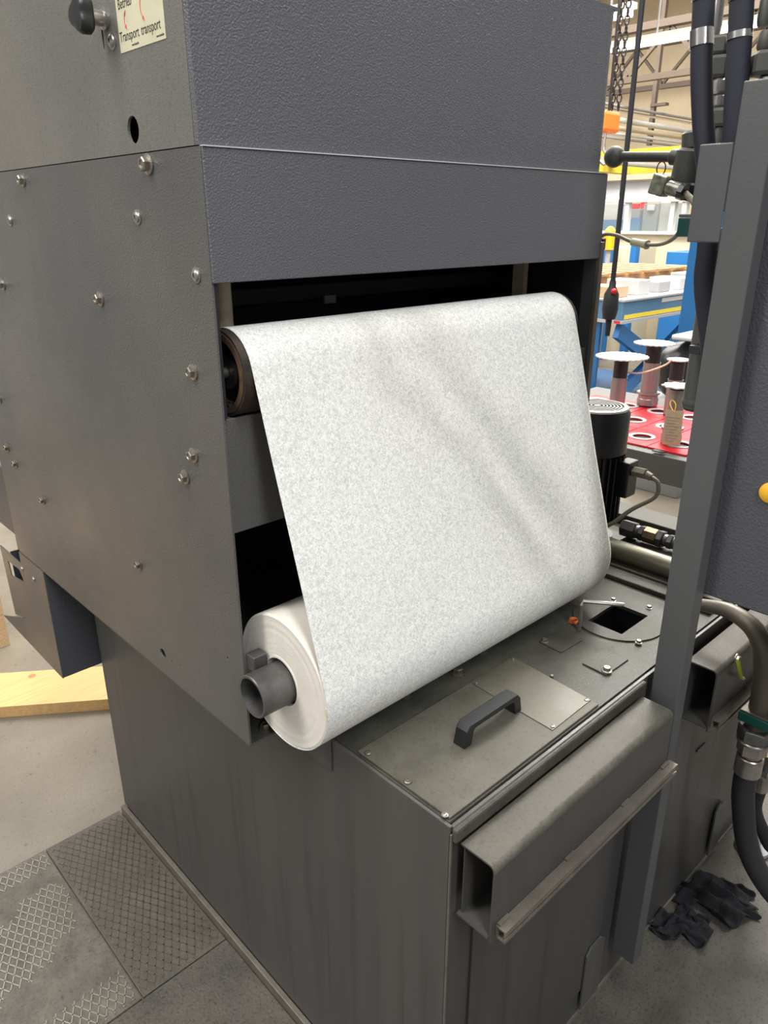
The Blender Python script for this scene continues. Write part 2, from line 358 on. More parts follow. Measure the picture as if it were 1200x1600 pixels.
# lattice floor plates
def lattice(name, x0, x1, y0, y1, mask, mt_plate, mt_ridge, hgt, label):
    root = thing(name, label, 'floor plate', ((x0 + x1) / 2, (y0 + y1) / 2, FZ))
    part('plate', MB().box(x0, x1, y0, y1, FZ, FZ + 0.008), mt_plate, root, bevel=0.0015)
    g = MB(); d1 = Vector((0.490, 0.872)); d2 = Vector((-0.485, 0.875)); z = FZ + 0.008
    d1 = Vector((0.34, 0.94)).normalized(); d2 = Vector((-0.80, 0.60)).normalized()
    d1 = Vector((0.489, 0.872)); d2 = Vector((-0.485, 0.875))
    sp = 0.0180; seg = 0.0103
    for d in (d1, d2):
        nrm = Vector((-d.y, d.x)); c = Vector(((x0 + x1) / 2, (y0 + y1) / 2))
        for k in range(-26, 27):
            for j in range(-46, 47):
                a = c + nrm * (k * sp) + d * (j * seg); e = a + d * seg; mpt = (a + e) / 2
                ok = all(x0 + 0.006 < q.x < x1 - 0.006 and y0 + 0.006 < q.y < y1 - 0.006 for q in (a, e))
                if ok and mask(mpt.x, mpt.y): g.bar((a.x, a.y, z), (e.x, e.y, z), 0.0026, hgt)
    if len(g.bm.verts): o = part('raised_lattice', g, mt_ridge, root); o['kind'] = 'stuff'
    return root
def blob(x, y):
    a = P(45, 1470, z=FZ); b2 = P(110, 1500, z=FZ)
    u = ((x - a.x) * 0.8 + (y - a.y) * 0.6) / 0.16; v = (-(x - a.x) * 0.6 + (y - a.y) * 0.8) / 0.085
    e = u * u + v * v + 0.30 * math.sin(31 * x + 9 * y) * math.cos(43 * y) + 0.15 * math.sin(97 * x)
    return e < 1.15 or y > 1.20 or (y < 0.78 and x > -0.42)
pl2 = lattice('floor_plate', -0.90, -0.2315, 0.686, 1.268, blob, 'grime', 'lattice_ridge', 0.003, 'steel floor plate with bright worn diamond lattice showing through grime')
pl1 = lattice('floor_plate', -0.2285, -0.014, 0.686, 1.268, lambda x, y: True, 'lattice_plate', 'lattice_faint', 0.0026, 'dusty diamond lattice floor plate against the tank base')
solo('floor_plate', MB().box(-0.9, -0.014, -0.9, 0.683, FZ, FZ + 0.008), 'smooth_plate', 'smooth dark dirty floor plate beside the tank, nearest the viewer', 'floor plate', (-0.4, 0, FZ), bevel=0.0015)
solo('floor_plate', MB().box(-0.014, 3.2, -2.5, -0.001, FZ, FZ + 0.006), 'smooth_plate', 'long speckled dark floor plate running in front of the tank', 'floor plate', (1, -1, FZ), bevel=0.0015)

# ================================================================== filter tank
T = 0.798
tank = thing('filter_tank', 'large dark grey coolant tank with dusty top under the paper roll', 'tank', (0.7, 0.6, FZ))
TL = 1.29
part('side_panel', MB().box(0, 0.006, 0.0, 1.2535, 0.0, T), 'tank_paint', tank, bevel=0.0015)
part('front_panel', MB().box(0.0062, TL, -0.001, 0.006, FZ, T - 0.004), 'front_paint_shaded', tank, bevel=0.001)
part('back_panel', MB().box(0.0062, TL, 1.247, 1.2535, FZ, T - 0.002), 'tank_paint', tank)
part('right_panel', MB().box(TL - 0.006, TL, 0.0062, 1.2468, FZ, T - 0.004), 'tank_paint', tank)
part('base_ledge', MB().box(-0.013, -0.0005, -0.013, 1.2535, FZ, 0.0), 'rail_metal', tank, bevel=0.002)
# top with the real square opening
hole = [tuple(P(*q, z=T)[:2]) for q in ((920, 972), (972, 993), (1012, 963), (955, 947))]
hole = [(0.646, 0.186), (0.647, 0.107), (0.757, 0.108), (0.757, 0.187)]
part('top_plate', MB().plate('z', T - 0.005, 0.005, [(0.0065, 0.007), (TL - 0.007, 0.007), (TL - 0.007, 1.246), (0.0065, 1.246)], [hole]), 'tank_top', tank)
# raised front lip of the top
part('front_lip', MB().box(0.001, 0.535, -0.012, -0.0015, T - 0.026, T - 0.0005, 0.004), 'tank_top', tank)
part('corner_edge', MB().box(-0.001, 0.002, -0.004, -0.0015, 0.0, T - 0.012), 'rail_metal', tank)
# round flange with square hole
fc = (0.705, 0.148)
ring = circle(*fc, 0.096, n=48)
fl = part('round_flange', MB().plate('z', T, 0.0035, ring, [hole]), 'tank_top', tank, label='round flange plate around a square opening')
for q in ((958, 938), (998, 1004), (1014, 950)):
    p = P(*q, z=T + 0.004); inst('flange_bolt', M_HEX, fl, (p.x, p.y, T + 0.0036), sc=0.6)
part('opening_well', MB().box(0.63, 0.64, 0.09, 0.20, 0.5, T - 0.006).box(0.765, 0.775, 0.09, 0.20, 0.5, T - 0.006).box(0.641, 0.764, 0.09, 0.10, 0.5, T - 0.006).box(0.641, 0.764, 0.191, 0.20, 0.5, T - 0.006).box(0.63, 0.775, 0.09, 0.2, 0.49, 0.499), 'interior_black', tank)
# small square cover plates
c1 = part('cover_plate', MB().plate('z', T, 0.0025, [(0.499, 0.154), (0.571, 0.152), (0.573, 0.208), (0.501, 0.210)]), 'tank_top', tank, bevel=0.0005)
p = P(851, 1002, z=T); inst('cover_bolt', M_HEX, c1, (0.508, 0.2, T + 0.0026), sc=0.7)
c2 = part('cover_plate', MB().plate('z', T, 0.0035, [(0.493, 0.050), (0.572, 0.049), (0.574, 0.102), (0.495, 0.103)]), 'tank_top', tank, bevel=0.0005)
p = P(948, 1048, z=T + 0.004); inst('cover_bolt', M_HEX, c2, (p.x, p.y, T + 0.0036), sc=0.85)
# bolts on the top
for (x, y, s) in ((P(715, 1052, z=T).x, P(715, 1052, z=T).y, 1.25), (P(754, 1018, z=T).x, P(754, 1018, z=T).y, 1.0), (P(635, 1087, z=T).x, P(635, 1087, z=T).y, 0.9)):
    inst('top_bolt', M_HEXD, tank, (x, y, T), sc=s)
p = P(862, 1061, z=T); part('stop_pin', MB().cyl((p.x, p.y, T), (p.x, p.y, T + 0.009), 0.0035, 12, bev=0.001), 'old_bolt', tank, smooth=True)
# hinged lid with handle and bare plate
lid = part('lid', MB().box(0.010, 0.402, 0.0095, 0.209, T, T + 0.0045), 'lid_top', tank, bevel=0.001)
hx0, hx1, hy = 0.148, 0.276, 0.104
h = MB(); W2 = 0.0125
prof = [(hx0 - 0.012, 0.0), (hx0 - 0.006, 0.030), (hx0 + 0.003, 0.040), (hx1 - 0.003, 0.040), (hx1 + 0.006, 0.030), (hx1 + 0.012, 0.0), (hx1 - 0.006, 0.0), (hx1 - 0.011, 0.025), (hx1 - 0.016, 0.029), (hx0 + 0.016, 0.029), (hx0 + 0.011, 0.025), (hx0 + 0.006, 0.0)]
h.plate('y', hy - W2, 2 * W2, [(a, T + 0.0045 + c) for a, c in prof])
part('handle', h, 'black_plastic', lid, bevel=0.002, label='black plastic bridge handle')
npl = part('bare_plate', MB().plate('z', T + 0.0045, 0.0016, [(0.286, 0.203), (0.412, 0.207), (0.400, 0.0245), (0.280, 0.022)]), 'name_plate', lid, bevel=0.0004, label='bare riveted metal plate')
rv = MB().lathe([(0, 0), (0.0042, 0), (0.0038, 0.0015), (0.0018, 0.002), (0.0014, 0.0008), (0, 0.0008)], n=14).mesh('rivet', 'zinc', smooth=True)
for (x, y) in ((0.292, 0.197), (0.405, 0.200), (0.394, 0.030), (0.288, 0.028)):
    o = inst('rivet', rv, lid, (x, y, T + 0.0062))
for q in ((626, 1229), (575, 1177)):
    p = P(*q, z=T + 0.005); inst('lid_bolt', M_SMALL, lid, (max(p.x, 0.018), p.y, T + 0.0046))
p = P(694, 1279, z=T + 0.005); inst('lid_screw', M_BTN, lid, (p.x + 0.006, 0.018, T + 0.0046), sc=0.5)
# tab welded on the side under the roll
part('side_tab', MB().box(-0.004, -0.0004, 0.262, 0.50, 0.735, T + 0.001), 'tank_paint', tank, bevel=0.0012)
# ducts along the front (sheet metal, open at the left end)
def duct(x0, x1, name):
    y0, y1, z0, z1, t = -0.0725, -0.0135, 0.638, 0.772, 0.003
    d = thing(name[0], name[1], 'duct', (x0, y0, z0)) if False else None
    R_ = 0.011; yc_, zc_ = y0 - t + R_, z1 - R_; A6 = [PI / 2 * i / 6 for i in range(7)]
    outer = [(yc_ - R_ * math.sin(q), zc_ + R_ * math.cos(q)) for q in A6]; inner = [(yc_ - (R_ - t) * math.sin(q), zc_ + (R_ - t) * math.cos(q)) for q in reversed(A6)]
    a = part('duct_top', MB().plate('x', x0, x1 - x0, [(y1, z1)] + outer + inner + [(y1, z1 - t)]), 'shelf_top', tank, smooth=True)
    part('duct_front', MB().box(x0, x1, y0 - t, y0, z0 - 0.008, zc_ - 0.0002, 0), 'front_paint_shaded', a)
    part('duct_floor', MB().box(x0 - 0.004, x1, y0 + 0.0004, y1, z0, z0 + t), 'front_paint_shaded', a)
    part('duct_back', MB().box(x0 + 0.002, x1, y1 - 0.006, y1 - 0.0045, z0 + t + 0.0003, z1 - t - 0.0003), 'front_paint_shaded', a)
    part('duct_end', MB().box(x1 - t, x1, y0 + 0.0004, y1 - 0.007, z0 + t + 0.0004, z1 - t - 0.0004), 'front_paint_shaded', a)
    # C rail hanging on the front plate
    r = MB(); ry0, ry1, rz0, rz1 = y0 - 0.021, y0 - t - 0.0005, z0 - 0.002, z0 + 0.020
    r.box(x0 + 0.01, x1 + 0.012, ry0, ry1, rz1 - 0.0025, rz1)
    r.box(x0 + 0.01, x1 + 0.012, ry0, ry0 + 0.0025, rz0 + 0.012, rz1 - 0.0027)
    r.box(x0 + 0.01, x1 + 0.012, ry1 - 0.0025, ry1, rz0, rz1 - 0.0027)
    r.box(x0 + 0.01, x1 + 0.012, ry0 + 0.002, ry1 - 0.0027, rz0, rz0 + 0.0025)
    r.box(x0 + 0.01, x1 + 0.012, ry0, ry0 + 0.0022, rz0, rz0 + 0.006)
    rl = part('rail', r, 'rail_metal', tank)
    for f in (0.0, 0.33, 0.66, 0.93):
        xx = x0 + 0.012 + f * (x1 - x0)
        part('weld_tab', MB().box(xx, xx + 0.024, ry1 - 0.006, ry1 - 0.0001, rz1 + 0.0002, rz1 + 0.004), 'rail_metal', rl)
    return a
duct(0.010, 0.520, None); duct(0.700, 1.17, None)
# lower front details
part('door_panel', MB().box(0.06, 0.50, -0.006, -0.0013, 0.05, 0.60), 'front_paint_shaded', tank, bevel=0.001)
p = P(918, 1500, y=-0.008)
tb = part('floor_tab', MB().plate('y', -0.012, 0.005, [(0.445, FZ + 0.03), (0.515, FZ + 0.03), (0.515, 0.155), (0.50, 0.17), (0.46, 0.17), (0.445, 0.155)]), 'tank_paint', tank, bevel=0.001)
part('floor_tab', MB().plate('y', -0.012, 0.005, [(1.06, FZ + 0.03), (1.12, FZ + 0.03), (1.12, 0.14), (1.105, 0.155), (1.075, 0.155), (1.06, 0.14)]), 'tank_paint', tank, bevel=0.001)
for (x, z) in ((0.87, 0.44), (1.02, 0.47)):
    part('louvre', MB().box(x, x + 0.045, -0.004, -0.0013, z, z + 0.006), 'front_paint_shaded', tank, bevel=0.001)
part('foot_strip', MB().box(0.0, TL, -0.006, -0.0013, FZ + 0.001, FZ + 0.012), 'rail_metal', tank)
# earth wire on the right duct
p = P(1150, 1028, y=-0.076)
s_ = inst('earth_bolt', M_HEX, tank, (p.x, -0.0757, p.z), (PI / 2, 0, 0), 0.8)
part('earth_wire', MB().tube([(p.x - 0.004, -0.081, p.z), (p.x, -0.086, p.z - 0.02), (p.x + 0.012, -0.088, p.z - 0.045), (p.x + 0.035, -0.086, p.z - 0.06)], 0.0042, 8), 'yellow_green', tank, smooth=True, label='yellow green earth wire')

# olive tube, deck strips and fittings on the back right of the tank
a = P(950, 868, x=0.93); b_ = P(1040, 905, z=a.z)
tubeo = solo('return_tube', MB().lathe([(0, 0), (0.024, 0), (0.024, 0.55), (0, 0.55)], (0.945, 0.62, T + 0.040), (0, -1, 0), 28), 'tube_olive', 'thick shiny olive grey tube lying across the tank top behind the flange', 'tube', (0.945, 0.3, T), smooth=True)
for yy in (0.30, 0.10): pass
dk = thing('deck_strip', 'low ribbed sheet metal strip on the tank top before the olive tube', 'metal strip', (0.9, 0.3, T))
part('strip', MB().box(0.86, 0.905, 0.02, 0.9, T + 0.0003, T + 0.012, 0.003), 'tank_top', dk)
part('strip', MB().box(0.912, 0.985, 0.02, 0.9, T + 0.0003, T + 0.014, 0.003), 'tank_top', dk)
solo('back_rim', MB().box(1.19, 1.283, 0.02, 0.95, T + 0.0003, T + 0.03, 0.003), 'tank_top', 'dark sheet metal rim at the far end of the tank top', 'metal strip', (1.2, 0.4, T))
# hydraulic coupling
cp = thing('hydraulic_coupling', 'row of brass and dark hex fittings behind the olive tube', 'pipe fitting', (1.08, 0.35, T))
y = 0.372; zc = T + 0.033; cx = 1.10
solo('fitting_rest', MB().box(1.06, 1.13, 0.1, 0.36, T + 0.0003, T + 0.0085), 'tank_top', 'low flat bar carrying the hex fittings', 'metal strip', (1.08, 0.3, T), bevel=0.002)
segs = [('hex_nut', 0.040, 0.0235, 6, 'fitting_grey'), ('collar', 0.012, 0.018, 20, 'fitting_grey'), ('hex_nut', 0.014, 0.0215, 6, 'fitting_grey'), ('brass_sleeve', 0.036, 0.0225, 8, 'brass'),
        ('hex_nut', 0.016, 0.0235, 6, 'fitting_grey'), ('collar', 0.012, 0.016, 20, 'fitting_grey'), ('hex_nut', 0.014, 0.020, 6, 'fitting_grey'), ('collar', 0.010, 0.017, 20, 'fitting_grey'), ('hex_nut', 0.04, 0.0245, 6, 'fitting_grey'), ('collar', 0.05, 0.018, 20, 'fitting_grey')]
for nm, ln, r, n, mt in segs:
    part(nm, MB().lathe([(0, 0), (r * 0.9, 0), (r, 0.002), (r, ln - 0.002), (r * 0.9, ln), (0, ln)], (cx, y, zc), (0, -1, 0), n), mt, cp, smooth=(n > 8)); y -= ln
solo('black_hose', MB().tube([(1.022, 0.355, T + 0.016), (1.016, 0.32, T + 0.016), (1.012, 0.26, T + 0.018), (1.016, 0.1, T + 0.022)], 0.014, 12), 'black_rubber', 'black hose lying between olive tube and fittings', 'hose', (1.02, 0.3, T), smooth=True)

# hex key and orange loops near the flange
base = P(905, 985, z=T + 0.001); topz = P(904, 938, x=base.x + 0.0)
hk = thing('hex_key', 'bare steel hex key standing by the square opening', 'tool', (base.x, base.y, T))
pts = [base, Vector((base.x, base.y + 0.002, topz.z - 0.006)), Vector((base.x + 0.006, base.y, topz.z))]
e_ = P(975, 945, z=topz.z)
o = MB().tube([base, (base.x, base.y + 0.001, topz.z - 0.008), (base.x + 0.006, base.y + 0.001, topz.z - 0.001), tuple(e_)], 0.0042, 6, smooth=0)
part('shank', o, 'zinc', hk)
lp = P(895, 972, z=T)
g = MB()
for i in range(3): g.lathe([(0.009, 0), (0.0105, 0.0011), (0.009, 0.0022), (0.0075, 0.0011), (0.009, 0)], (lp.x + i * 0.0008, lp.y - 0.0005 * i, T + 0.0003 + i * 0.0024), (0.0, 0, 1), 20)
solo('orange_coil', g, 'orange', 'small orange plastic coil lying beside the hex key', 'coil', (lp.x, lp.y, T), smooth=True)

# ================================================================== hood cabinet
X0, Y0, YB, ZB, ZS, ZT = -0.10, 0.3546, 1.448, 0.788, 1.6855, 1.962
XR = 0.825
xr = 0.816
hood = thing('machine_hood', 'tall grey machine housing with textured paint above the tank', 'machine housing', (0.35, 0.9, ZB))
sc = P(160, 60, x=X0)
slot = [(0.5835, 1.843), (0.5785, 1.843), (0.579, 1.818), (0.581, 1.815), (0.583, 1.818)]
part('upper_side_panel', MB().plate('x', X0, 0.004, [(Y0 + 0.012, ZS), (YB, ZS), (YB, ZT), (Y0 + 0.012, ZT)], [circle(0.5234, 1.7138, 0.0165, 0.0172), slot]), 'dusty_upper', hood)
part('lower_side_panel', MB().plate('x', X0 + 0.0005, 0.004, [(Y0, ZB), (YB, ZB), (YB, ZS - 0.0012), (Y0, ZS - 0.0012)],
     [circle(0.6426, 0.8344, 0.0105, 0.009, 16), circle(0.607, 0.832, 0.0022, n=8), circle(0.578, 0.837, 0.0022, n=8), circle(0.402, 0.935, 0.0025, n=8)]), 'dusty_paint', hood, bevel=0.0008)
part('bottom_plate', MB().box(X0 + 0.001, -0.0006, Y0 + 0.002, YB - 0.01, ZB - 0.004, ZB - 0.0004), 'tank_paint', hood, bevel=0.0008)
part('back_wall', MB().box(X0 + 0.005, 0.800, YB - 0.006, YB - 0.001, ZB + 0.012, ZT), 'dusty_paint', hood)
part('roof', MB().box(X0 + 0.001, xr - 0.001, Y0 + 0.001, YB - 0.002, ZT - 0.0015, ZT + 0.003), 'hood_paint', hood)
part('right_wall', MB().box(XR - 0.006, XR, Y0 + 0.004, YB - 0.007, T + 0.002, ZS - 0.001).box(xr, XR - 0.0061, Y0 + 0.004, YB - 0.007, ZS - 0.004, ZS - 0.001), 'post_paint', hood)
part('right_edge', MB().box(XR - 0.006, XR + 0.008, Y0 - 0.006, Y0 + 0.0035, T + 0.002, 1.555), 'rail_metal', hood, bevel=0.001)
# upper front box with rounded right vertical corner
r = 0.03
corner = [(xr - r + r * math.sin(t), Y0 + r - r * math.cos(t)) for t in [PI / 2 * i / 6 for i in range(7)]]
ol = [(X0 + 0.001, Y0)] + corner + [(xr, Y0 + 0.30), (X0 + 0.0045, Y0 + 0.30), (X0 + 0.0045, Y0 + 0.008), (X0 + 0.001, Y0 + 0.008)]
part('upper_front_panel', MB().plate('z', ZS, ZT - ZS - 0.002, [(X0, Y0), *corner, (xr, Y0 + 0.06), (xr - 0.004, Y0 + 0.06), (xr - 0.004, Y0 + r), (xr - r, Y0 + 0.004), (X0 + 0.0002, Y0 + 0.011), (X0, Y0 + 0.011)]), 'hood_paint', hood, smooth=True)
part('upper_right_panel', MB().box(xr - 0.004, xr, Y0 + 0.0605, YB - 0.01, ZS, ZT - 0.002), 'hood_paint', hood)
# lower front flap
fz0, fz1 = 1.523, ZS - 0.002
part('front_flap', MB().box(X0 + 0.001, 0.8215, Y0 - 0.0045, Y0 - 0.0005, fz0, fz1).box(X0 + 0.006, 0.8175, Y0, Y0 + 0.03, fz0 - 0.0005, fz0 + 0.003), 'hood_paint', hood, bevel=0.0012)
part('flap_top_edge', MB().box(X0 + 0.001, 0.815, Y0 - 0.0065, Y0 + 0.002, fz1 + 0.0002, fz1 + 0.0016), 'white_paint', hood, label='thin bright seam edge')
part('left_jamb', MB().box(X0 + 0.005, X0 + 0.009, Y0 + 0.001, Y0 + 0.03, 1.342, fz0 - 0.001), 'interior_black', hood)
# lower front panel under the drum
part('lower_front_panel', MB().box(X0 + 0.005, XR - 0.007, 0.362, 0.366, 1.165, 1.339).box(X0 + 0.005, XR - 0.007, 0.3665, 0.385, 1.335, 1.338), 'dusty_paint', hood, bevel=0.0015)
# dark inside
part('inner_lining', MB().box(X0 + 0.006, XR - 0.008, 0.84, 0.85, T + 0.002, 1.64).box(X0 + 0.006, XR - 0.008, 0.40, 0.83, 1.62, 1.63).box(X0 + 0.0055, X0 + 0.009, Y0 + 0.04, 0.83, T + 0.002, 1.60)
     .box(XR - 0.0105, XR - 0.0075, Y0 + 0.03, 0.83, T + 0.002, 1.60), 'interior_black', hood)
p = P(349, 480, y=0.475)
part('inner_pillar', MB().cyl((p.x, 0.475, 1.345), (p.x, 0.475, 1.615), 0.0135, 24), 'beige_pillar', hood, smooth=True, label='grimy beige round pillar inside the opening')
part('inner_pillar', MB().box(0.785, 0.80, 0.515, 0.545, 1.345, 1.615), 'beige_pillar', hood)
part('cross_bar', MB().box(0.05, XR - 0.02, 0.60, 0.62, 1.46, 1.49, 0.003).box(0.05, XR - 0.02, 0.62, 0.66, 1.50, 1.52, 0.003), 'interior_black', hood)
p = P(518, 468, y=0.58)
part('label_plate', MB().box(p.x - 0.012, p.x + 0.015, 0.585, 0.59, p.z - 0.007, p.z + 0.007), 'mid_grey', hood)
part('shaft_bracket', MB().box(X0 + 0.006, -0.068, 0.332, 0.3545, 0.936, 0.964, 0.002), 'shaft_steel', hood)
# bolts
for q, s in (((232, 255), 1.15), ((36, 281), .95), ((157, 467), 1), ((302, 581), 1), ((303, 711), 1), ((290, 745), 1), ((5, 444), 1)):
    p = P(*q, x=X0); z = p.z
    if abs(z - ZS) < 0.0145: z = ZS - 0.0155
    inst('hex_bolt', M_HEX, hood, (X0 + (0.0004), p.y, z), (RX[0], RX[1], RX[2]), s)
for q in ((218, 881), (68, 781), (25, 724), (12, 699), (0, 623)):
    p = P(*q, x=X0); inst('hex_bolt', M_HEXD, hood, (X0 + 0.0004, p.y, p.z), RX, 0.9)
for q in ((215, 339), (307, 430), (16, 344), (176, 64)):
    p = P(*q, x=X0); inst('button_screw', M_BTN, hood, (X0 + (0 if p.z > ZS else 0.0004), p.y, p.z), RX, 1.05)
inst('hex_bolt', M_HEXD, hood, (-0.055, 0.375, ZB + 0.0002), (0, 0, 0), 1.0)
# clamp knob
kb = part('clamp_knob', MB().lathe([(0, -0.001), (0.0135, -0.001), (0.0135, 0.003), (0.0095, 0.004), (0.0095, 0.026), (0, 0.026)], (X0 - 0.001, 0.5665, 1.849), (-1, 0, 0), 24), 'zinc', hood, smooth=True)
g = MB(); n = 60; bm = g.bm
for h0, rr in ((0, 0),): pass
rings = []
for hh, sc_ in ((0.022, 0.80), (0.026, 0.98), (0.036, 1.0), (0.041, 0.88), (0.0425, 0.6)):
    rings.append([bm.verts.new((X0 - hh, 0.5665 + 0.0215 * sc_ * (1 + 0.16 * math.cos(3 * t)) * math.cos(t), 1.849 + 0.0215 * sc_ * (1 + 0.16 * math.cos(3 * t)) * math.sin(t))) for t in [2 * PI * i / n for i in range(n)]])
for A, B in zip(rings, rings[1:]):
    for i in range(n): bm.faces.new((A[i], A[(i + 1) % n], B[(i + 1) % n], B[i]))
bm.faces.new(rings[0]); bm.faces.new(rings[-1])
part('knob_grip', g, 'black_plastic', kb, smooth=True, label='black lobed plastic grip')
# sticker with lettering
sx = X0 - 0.0006
st = part('sticker', MB().box(sx, X0 - 0.0001, 0.4105, 0.5322, 1.8046, 1.925), 'sticker', hood, label='yellowed sticker with red arrows and black lettering')
MT = lambda y, z: Matrix.Translation((sx - 0.0001, y, z)) @ Matrix(((0, 0, -1, 0), (-1, 0, 0, 0), (0, 1, 0, 0), (0, 0, 0, 1)))
def word(body, y, z, size, sq, mt='print_black'):
    me = text_mesh(body, size, mt, MT(y, z), sq); me.transform(Matrix.Translation(-wloc(st)))
    o = bpy.data.objects.new('lettering', me); COL.objects.link(o); o.parent = st
word('Transport', 0.5302, 1.8165, 0.0165, 0.80); word('transport', 0.4705, 1.8165, 0.0165, 0.80)
word('Betrieb', 0.5265, 1.8525, 0.0165, 0.78)
word('www.bml.de', 0.499, 1.8085, 0.0042, 0.9); word('www.bml.de', 0.433, 1.8085, 0.0042, 0.9)
def arrow(yc, z0, z1, bow):
    a = MB(); N_ = 12; pr = []
    for i in range(N_ + 1):
        t = i / N_; pr.append((yc + bow * math.sin(PI * t), z0 + (z1 - z0) * t))
    for (p0, p1) in zip(pr, pr[1:]): a.bar((sx - 0.0002, *p0), (sx - 0.0002, *p1), 0.0003, 0.0011, (1, 0, 0))
    for (tp, pv) in ((pr[0], pr[2]), (pr[-1], pr[-3])):
        d = (Vector(tp) - Vector(pv)).normalized(); nn = Vector((-d.y, d.x)); t0 = Vector(tp) - d * 0.006
        a.plate('x', sx - 0.00035, 0.0003, [tuple(Vector(tp)), tuple(t0 + nn * 0.0022), tuple(t0 - nn * 0.0022)])
    part('red_arrow', a, 'print_red', st)
arrow(0.507, 1.828, 1.849, 0.005); arrow(0.4585, 1.830, 1.862, 0.008)
# side chute hanging at the back
ch = thing('collection_chute', 'grey sheet metal chute hanging behind the tank under the housing', 'chute', (0.1, 1.45, 0.47))
so = [(1.272, 0.782), (1.272, 0.470), (1.735, 0.472), (1.49, 0.562), (1.598, 0.531), (1.612, 0.747), (1.443, 0.745), (1.443, 0.782)]
sl = [tuple(P(*q, x=X0)[1:]) for q in ((12, 876), (30, 890), (38, 910), (18, 899))]
part('cheek_plate', MB().plate('x', X0, 0.003, so, [sl]), 'dusty_paint', ch)
part('cheek_plate', MB().plate('x', 0.60, 0.003, so), 'dusty_paint', ch)
part('front_plate', MB().box(X0 + 0.0035, 0.5995, 1.272, 1.275, 0.471, 0.782), 'cabinet_paint', ch)
part('bottom_ramp', MB().box(X0 + 0.0035, 0.5995, 1.2755, 1.70, 0.4715, 0.4745), 'dusty_paint', ch)
part('inner_plate', MB().box(X0 + 0.01, 0.5995, 1.56, 1.563, 0.53, 0.74), 'cabinet_paint', ch)
for q in ((35, 889), (53, 905)):
    p = P(*q, x=X0); inst('button_screw', M_BTN, ch, (X0, p.y, p.z), RX, 0.8)
solo('rear_housing', MB().box(-0.08, 0.6, 1.452, 1.90, 0.80, 0.995), 'cabinet_paint', 'dark box behind the housing above the chute, at the left frame edge', 'machine housing', (0.2, 1.65, 0.8), bevel=0.004)

# ================================================================== drive drum, roll, shaft
XL, XRR = -0.065, 0.712
dc = (0.3865, 1.3986); dr = 0.0608
drum = thing('drive_drum', 'dark rusty roller carrying the white web inside the opening', 'roller', (0.3, dc[0], dc[1]))
part('drum_body', MB().lathe([(dr - 0.012, 0), (dr, 0), (dr, 0.80), (dr - 0.012, 0.80), (dr - 0.012, 0)], (XL - 0.012, *dc), (1, 0, 0), 56), 'drum_rubber', drum, smooth=True)
part('drum_rim', MB().lathe([(dr - 0.013, -0.0008), (dr - 0.004, -0.0008), (dr - 0.004, 0.001), (dr - 0.0125, 0.02), (dr - 0.0145, 0.02), (dr - 0.013, -0.0008)], (XL - 0.0125, *dc), (1, 0, 0), 56), 'rusty_rim', drum, smooth=True)
part('drum_hub', MB().lathe([(0, 0.0), (0.022, 0.0), (0.024, 0.004), (0.017, 0.008), (dr - 0.0125, 0.012), (dr - 0.0125, 0.018), (0, 0.018)], (XL - 0.004, *dc), (1, 0, 0), 40), 'dark_steel', drum, smooth=True)
part('axle', MB().cyl((XL - 0.030, *dc), (XL - 0.0045, *dc), 0.0085, 20), 'bolt_steel', drum, smooth=True)
chn = thing('drive_chain', 'black roller chain sagging below the drum end', 'chain', (-0.03, 0.4, 1.34))
lk = MB()
for i in range(3):
    for a2 in range(9):
        x = -0.086 + i * 0.009; yy = 0.372 + a2 * 0.010; zz = 1.3445 + 0.0010 * i
        lk.box(x, x + 0.0055, yy, yy + 0.0085, zz, zz + 0.011, 0.001)
part('chain_links', lk, 'dark_steel', chn)['kind'] = 'stuff'

rc = (0.3015, 0.9235); rr_ = 0.1133
roll = thing('fleece_roll', 'big roll of white filter fleece with its web drawn up to the roller', 'paper roll', (0.3, rc[0], rc[1]))
g = MB(); prf = [(0.0445, 0.0)]
for i in range(20):
    q = 0.0445 + (rr_ - 0.003 - 0.0445) * (i + 1) / 20; prf.append((q, 0.00035 * rnd.uniform(-1, 1)))
prf += [(rr_, 0.0025), (rr_, XRR - XL - 0.002), (rr_ - 0.002, XRR - XL), (0.0445, XRR - XL), (0.0445, 0.0)]
part('wound_fleece', g.lathe(prf, (XL, *rc), (1, 0, 0), 96), 'roll_paper', roll, smooth=True)
part('cardboard_core', MB().lathe([(0.0405, -0.001), (0.0444, -0.001), (0.0444, 0.05), (0.0405, 0.05), (0.0405, -0.001)], (XL, *rc), (1, 0, 0), 48), 'roll_paper', roll, smooth=True)
p = P(507, 1112, x=XL)
part('torn_spot', MB().box(XL - 0.0012, XL + 0.004, rc[0] - rr_ - 0.0006, rc[0] - rr_ + 0.003, rc[1] - 0.004, rc[1] + 0.008), 'sticker', roll)
# web: drum back -> over the top -> down to the roll front -> round to the bottom
R1, R2 = dr + 0.0012, rr_ + 0.0010
c1v, c2v = Vector(dc), Vector(rc); D = c2v - c1v; dist = D.length; base_a = math.atan2(D.y, D.x)
th = math.acos((R1 - R2) / dist); na = base_a - th                 # common outer normal on the -y side
n_ = Vector((math.cos(na), math.sin(na)))
if n_.x > 0: na = base_a + th; n_ = Vector((math.cos(na), math.sin(na)))
na = na % (2 * PI)
path = []
path.append((dc[0] + R1 + 0.05, dc[1] + 0.01 - 0.16, 0)); 
for i in range(25):
    t = -0.1 + (na + 0.1) * i / 24; path.append((dc[0] + R1 * math.cos(t), dc[1] + R1 * math.sin(t), 0))
A = c1v + n_ * R1; B = c2v + n_ * R2
for i in range(1, 48): q = A.lerp(B, i / 48); path.append((q.x, q.y, math.sin(PI * i / 48)))
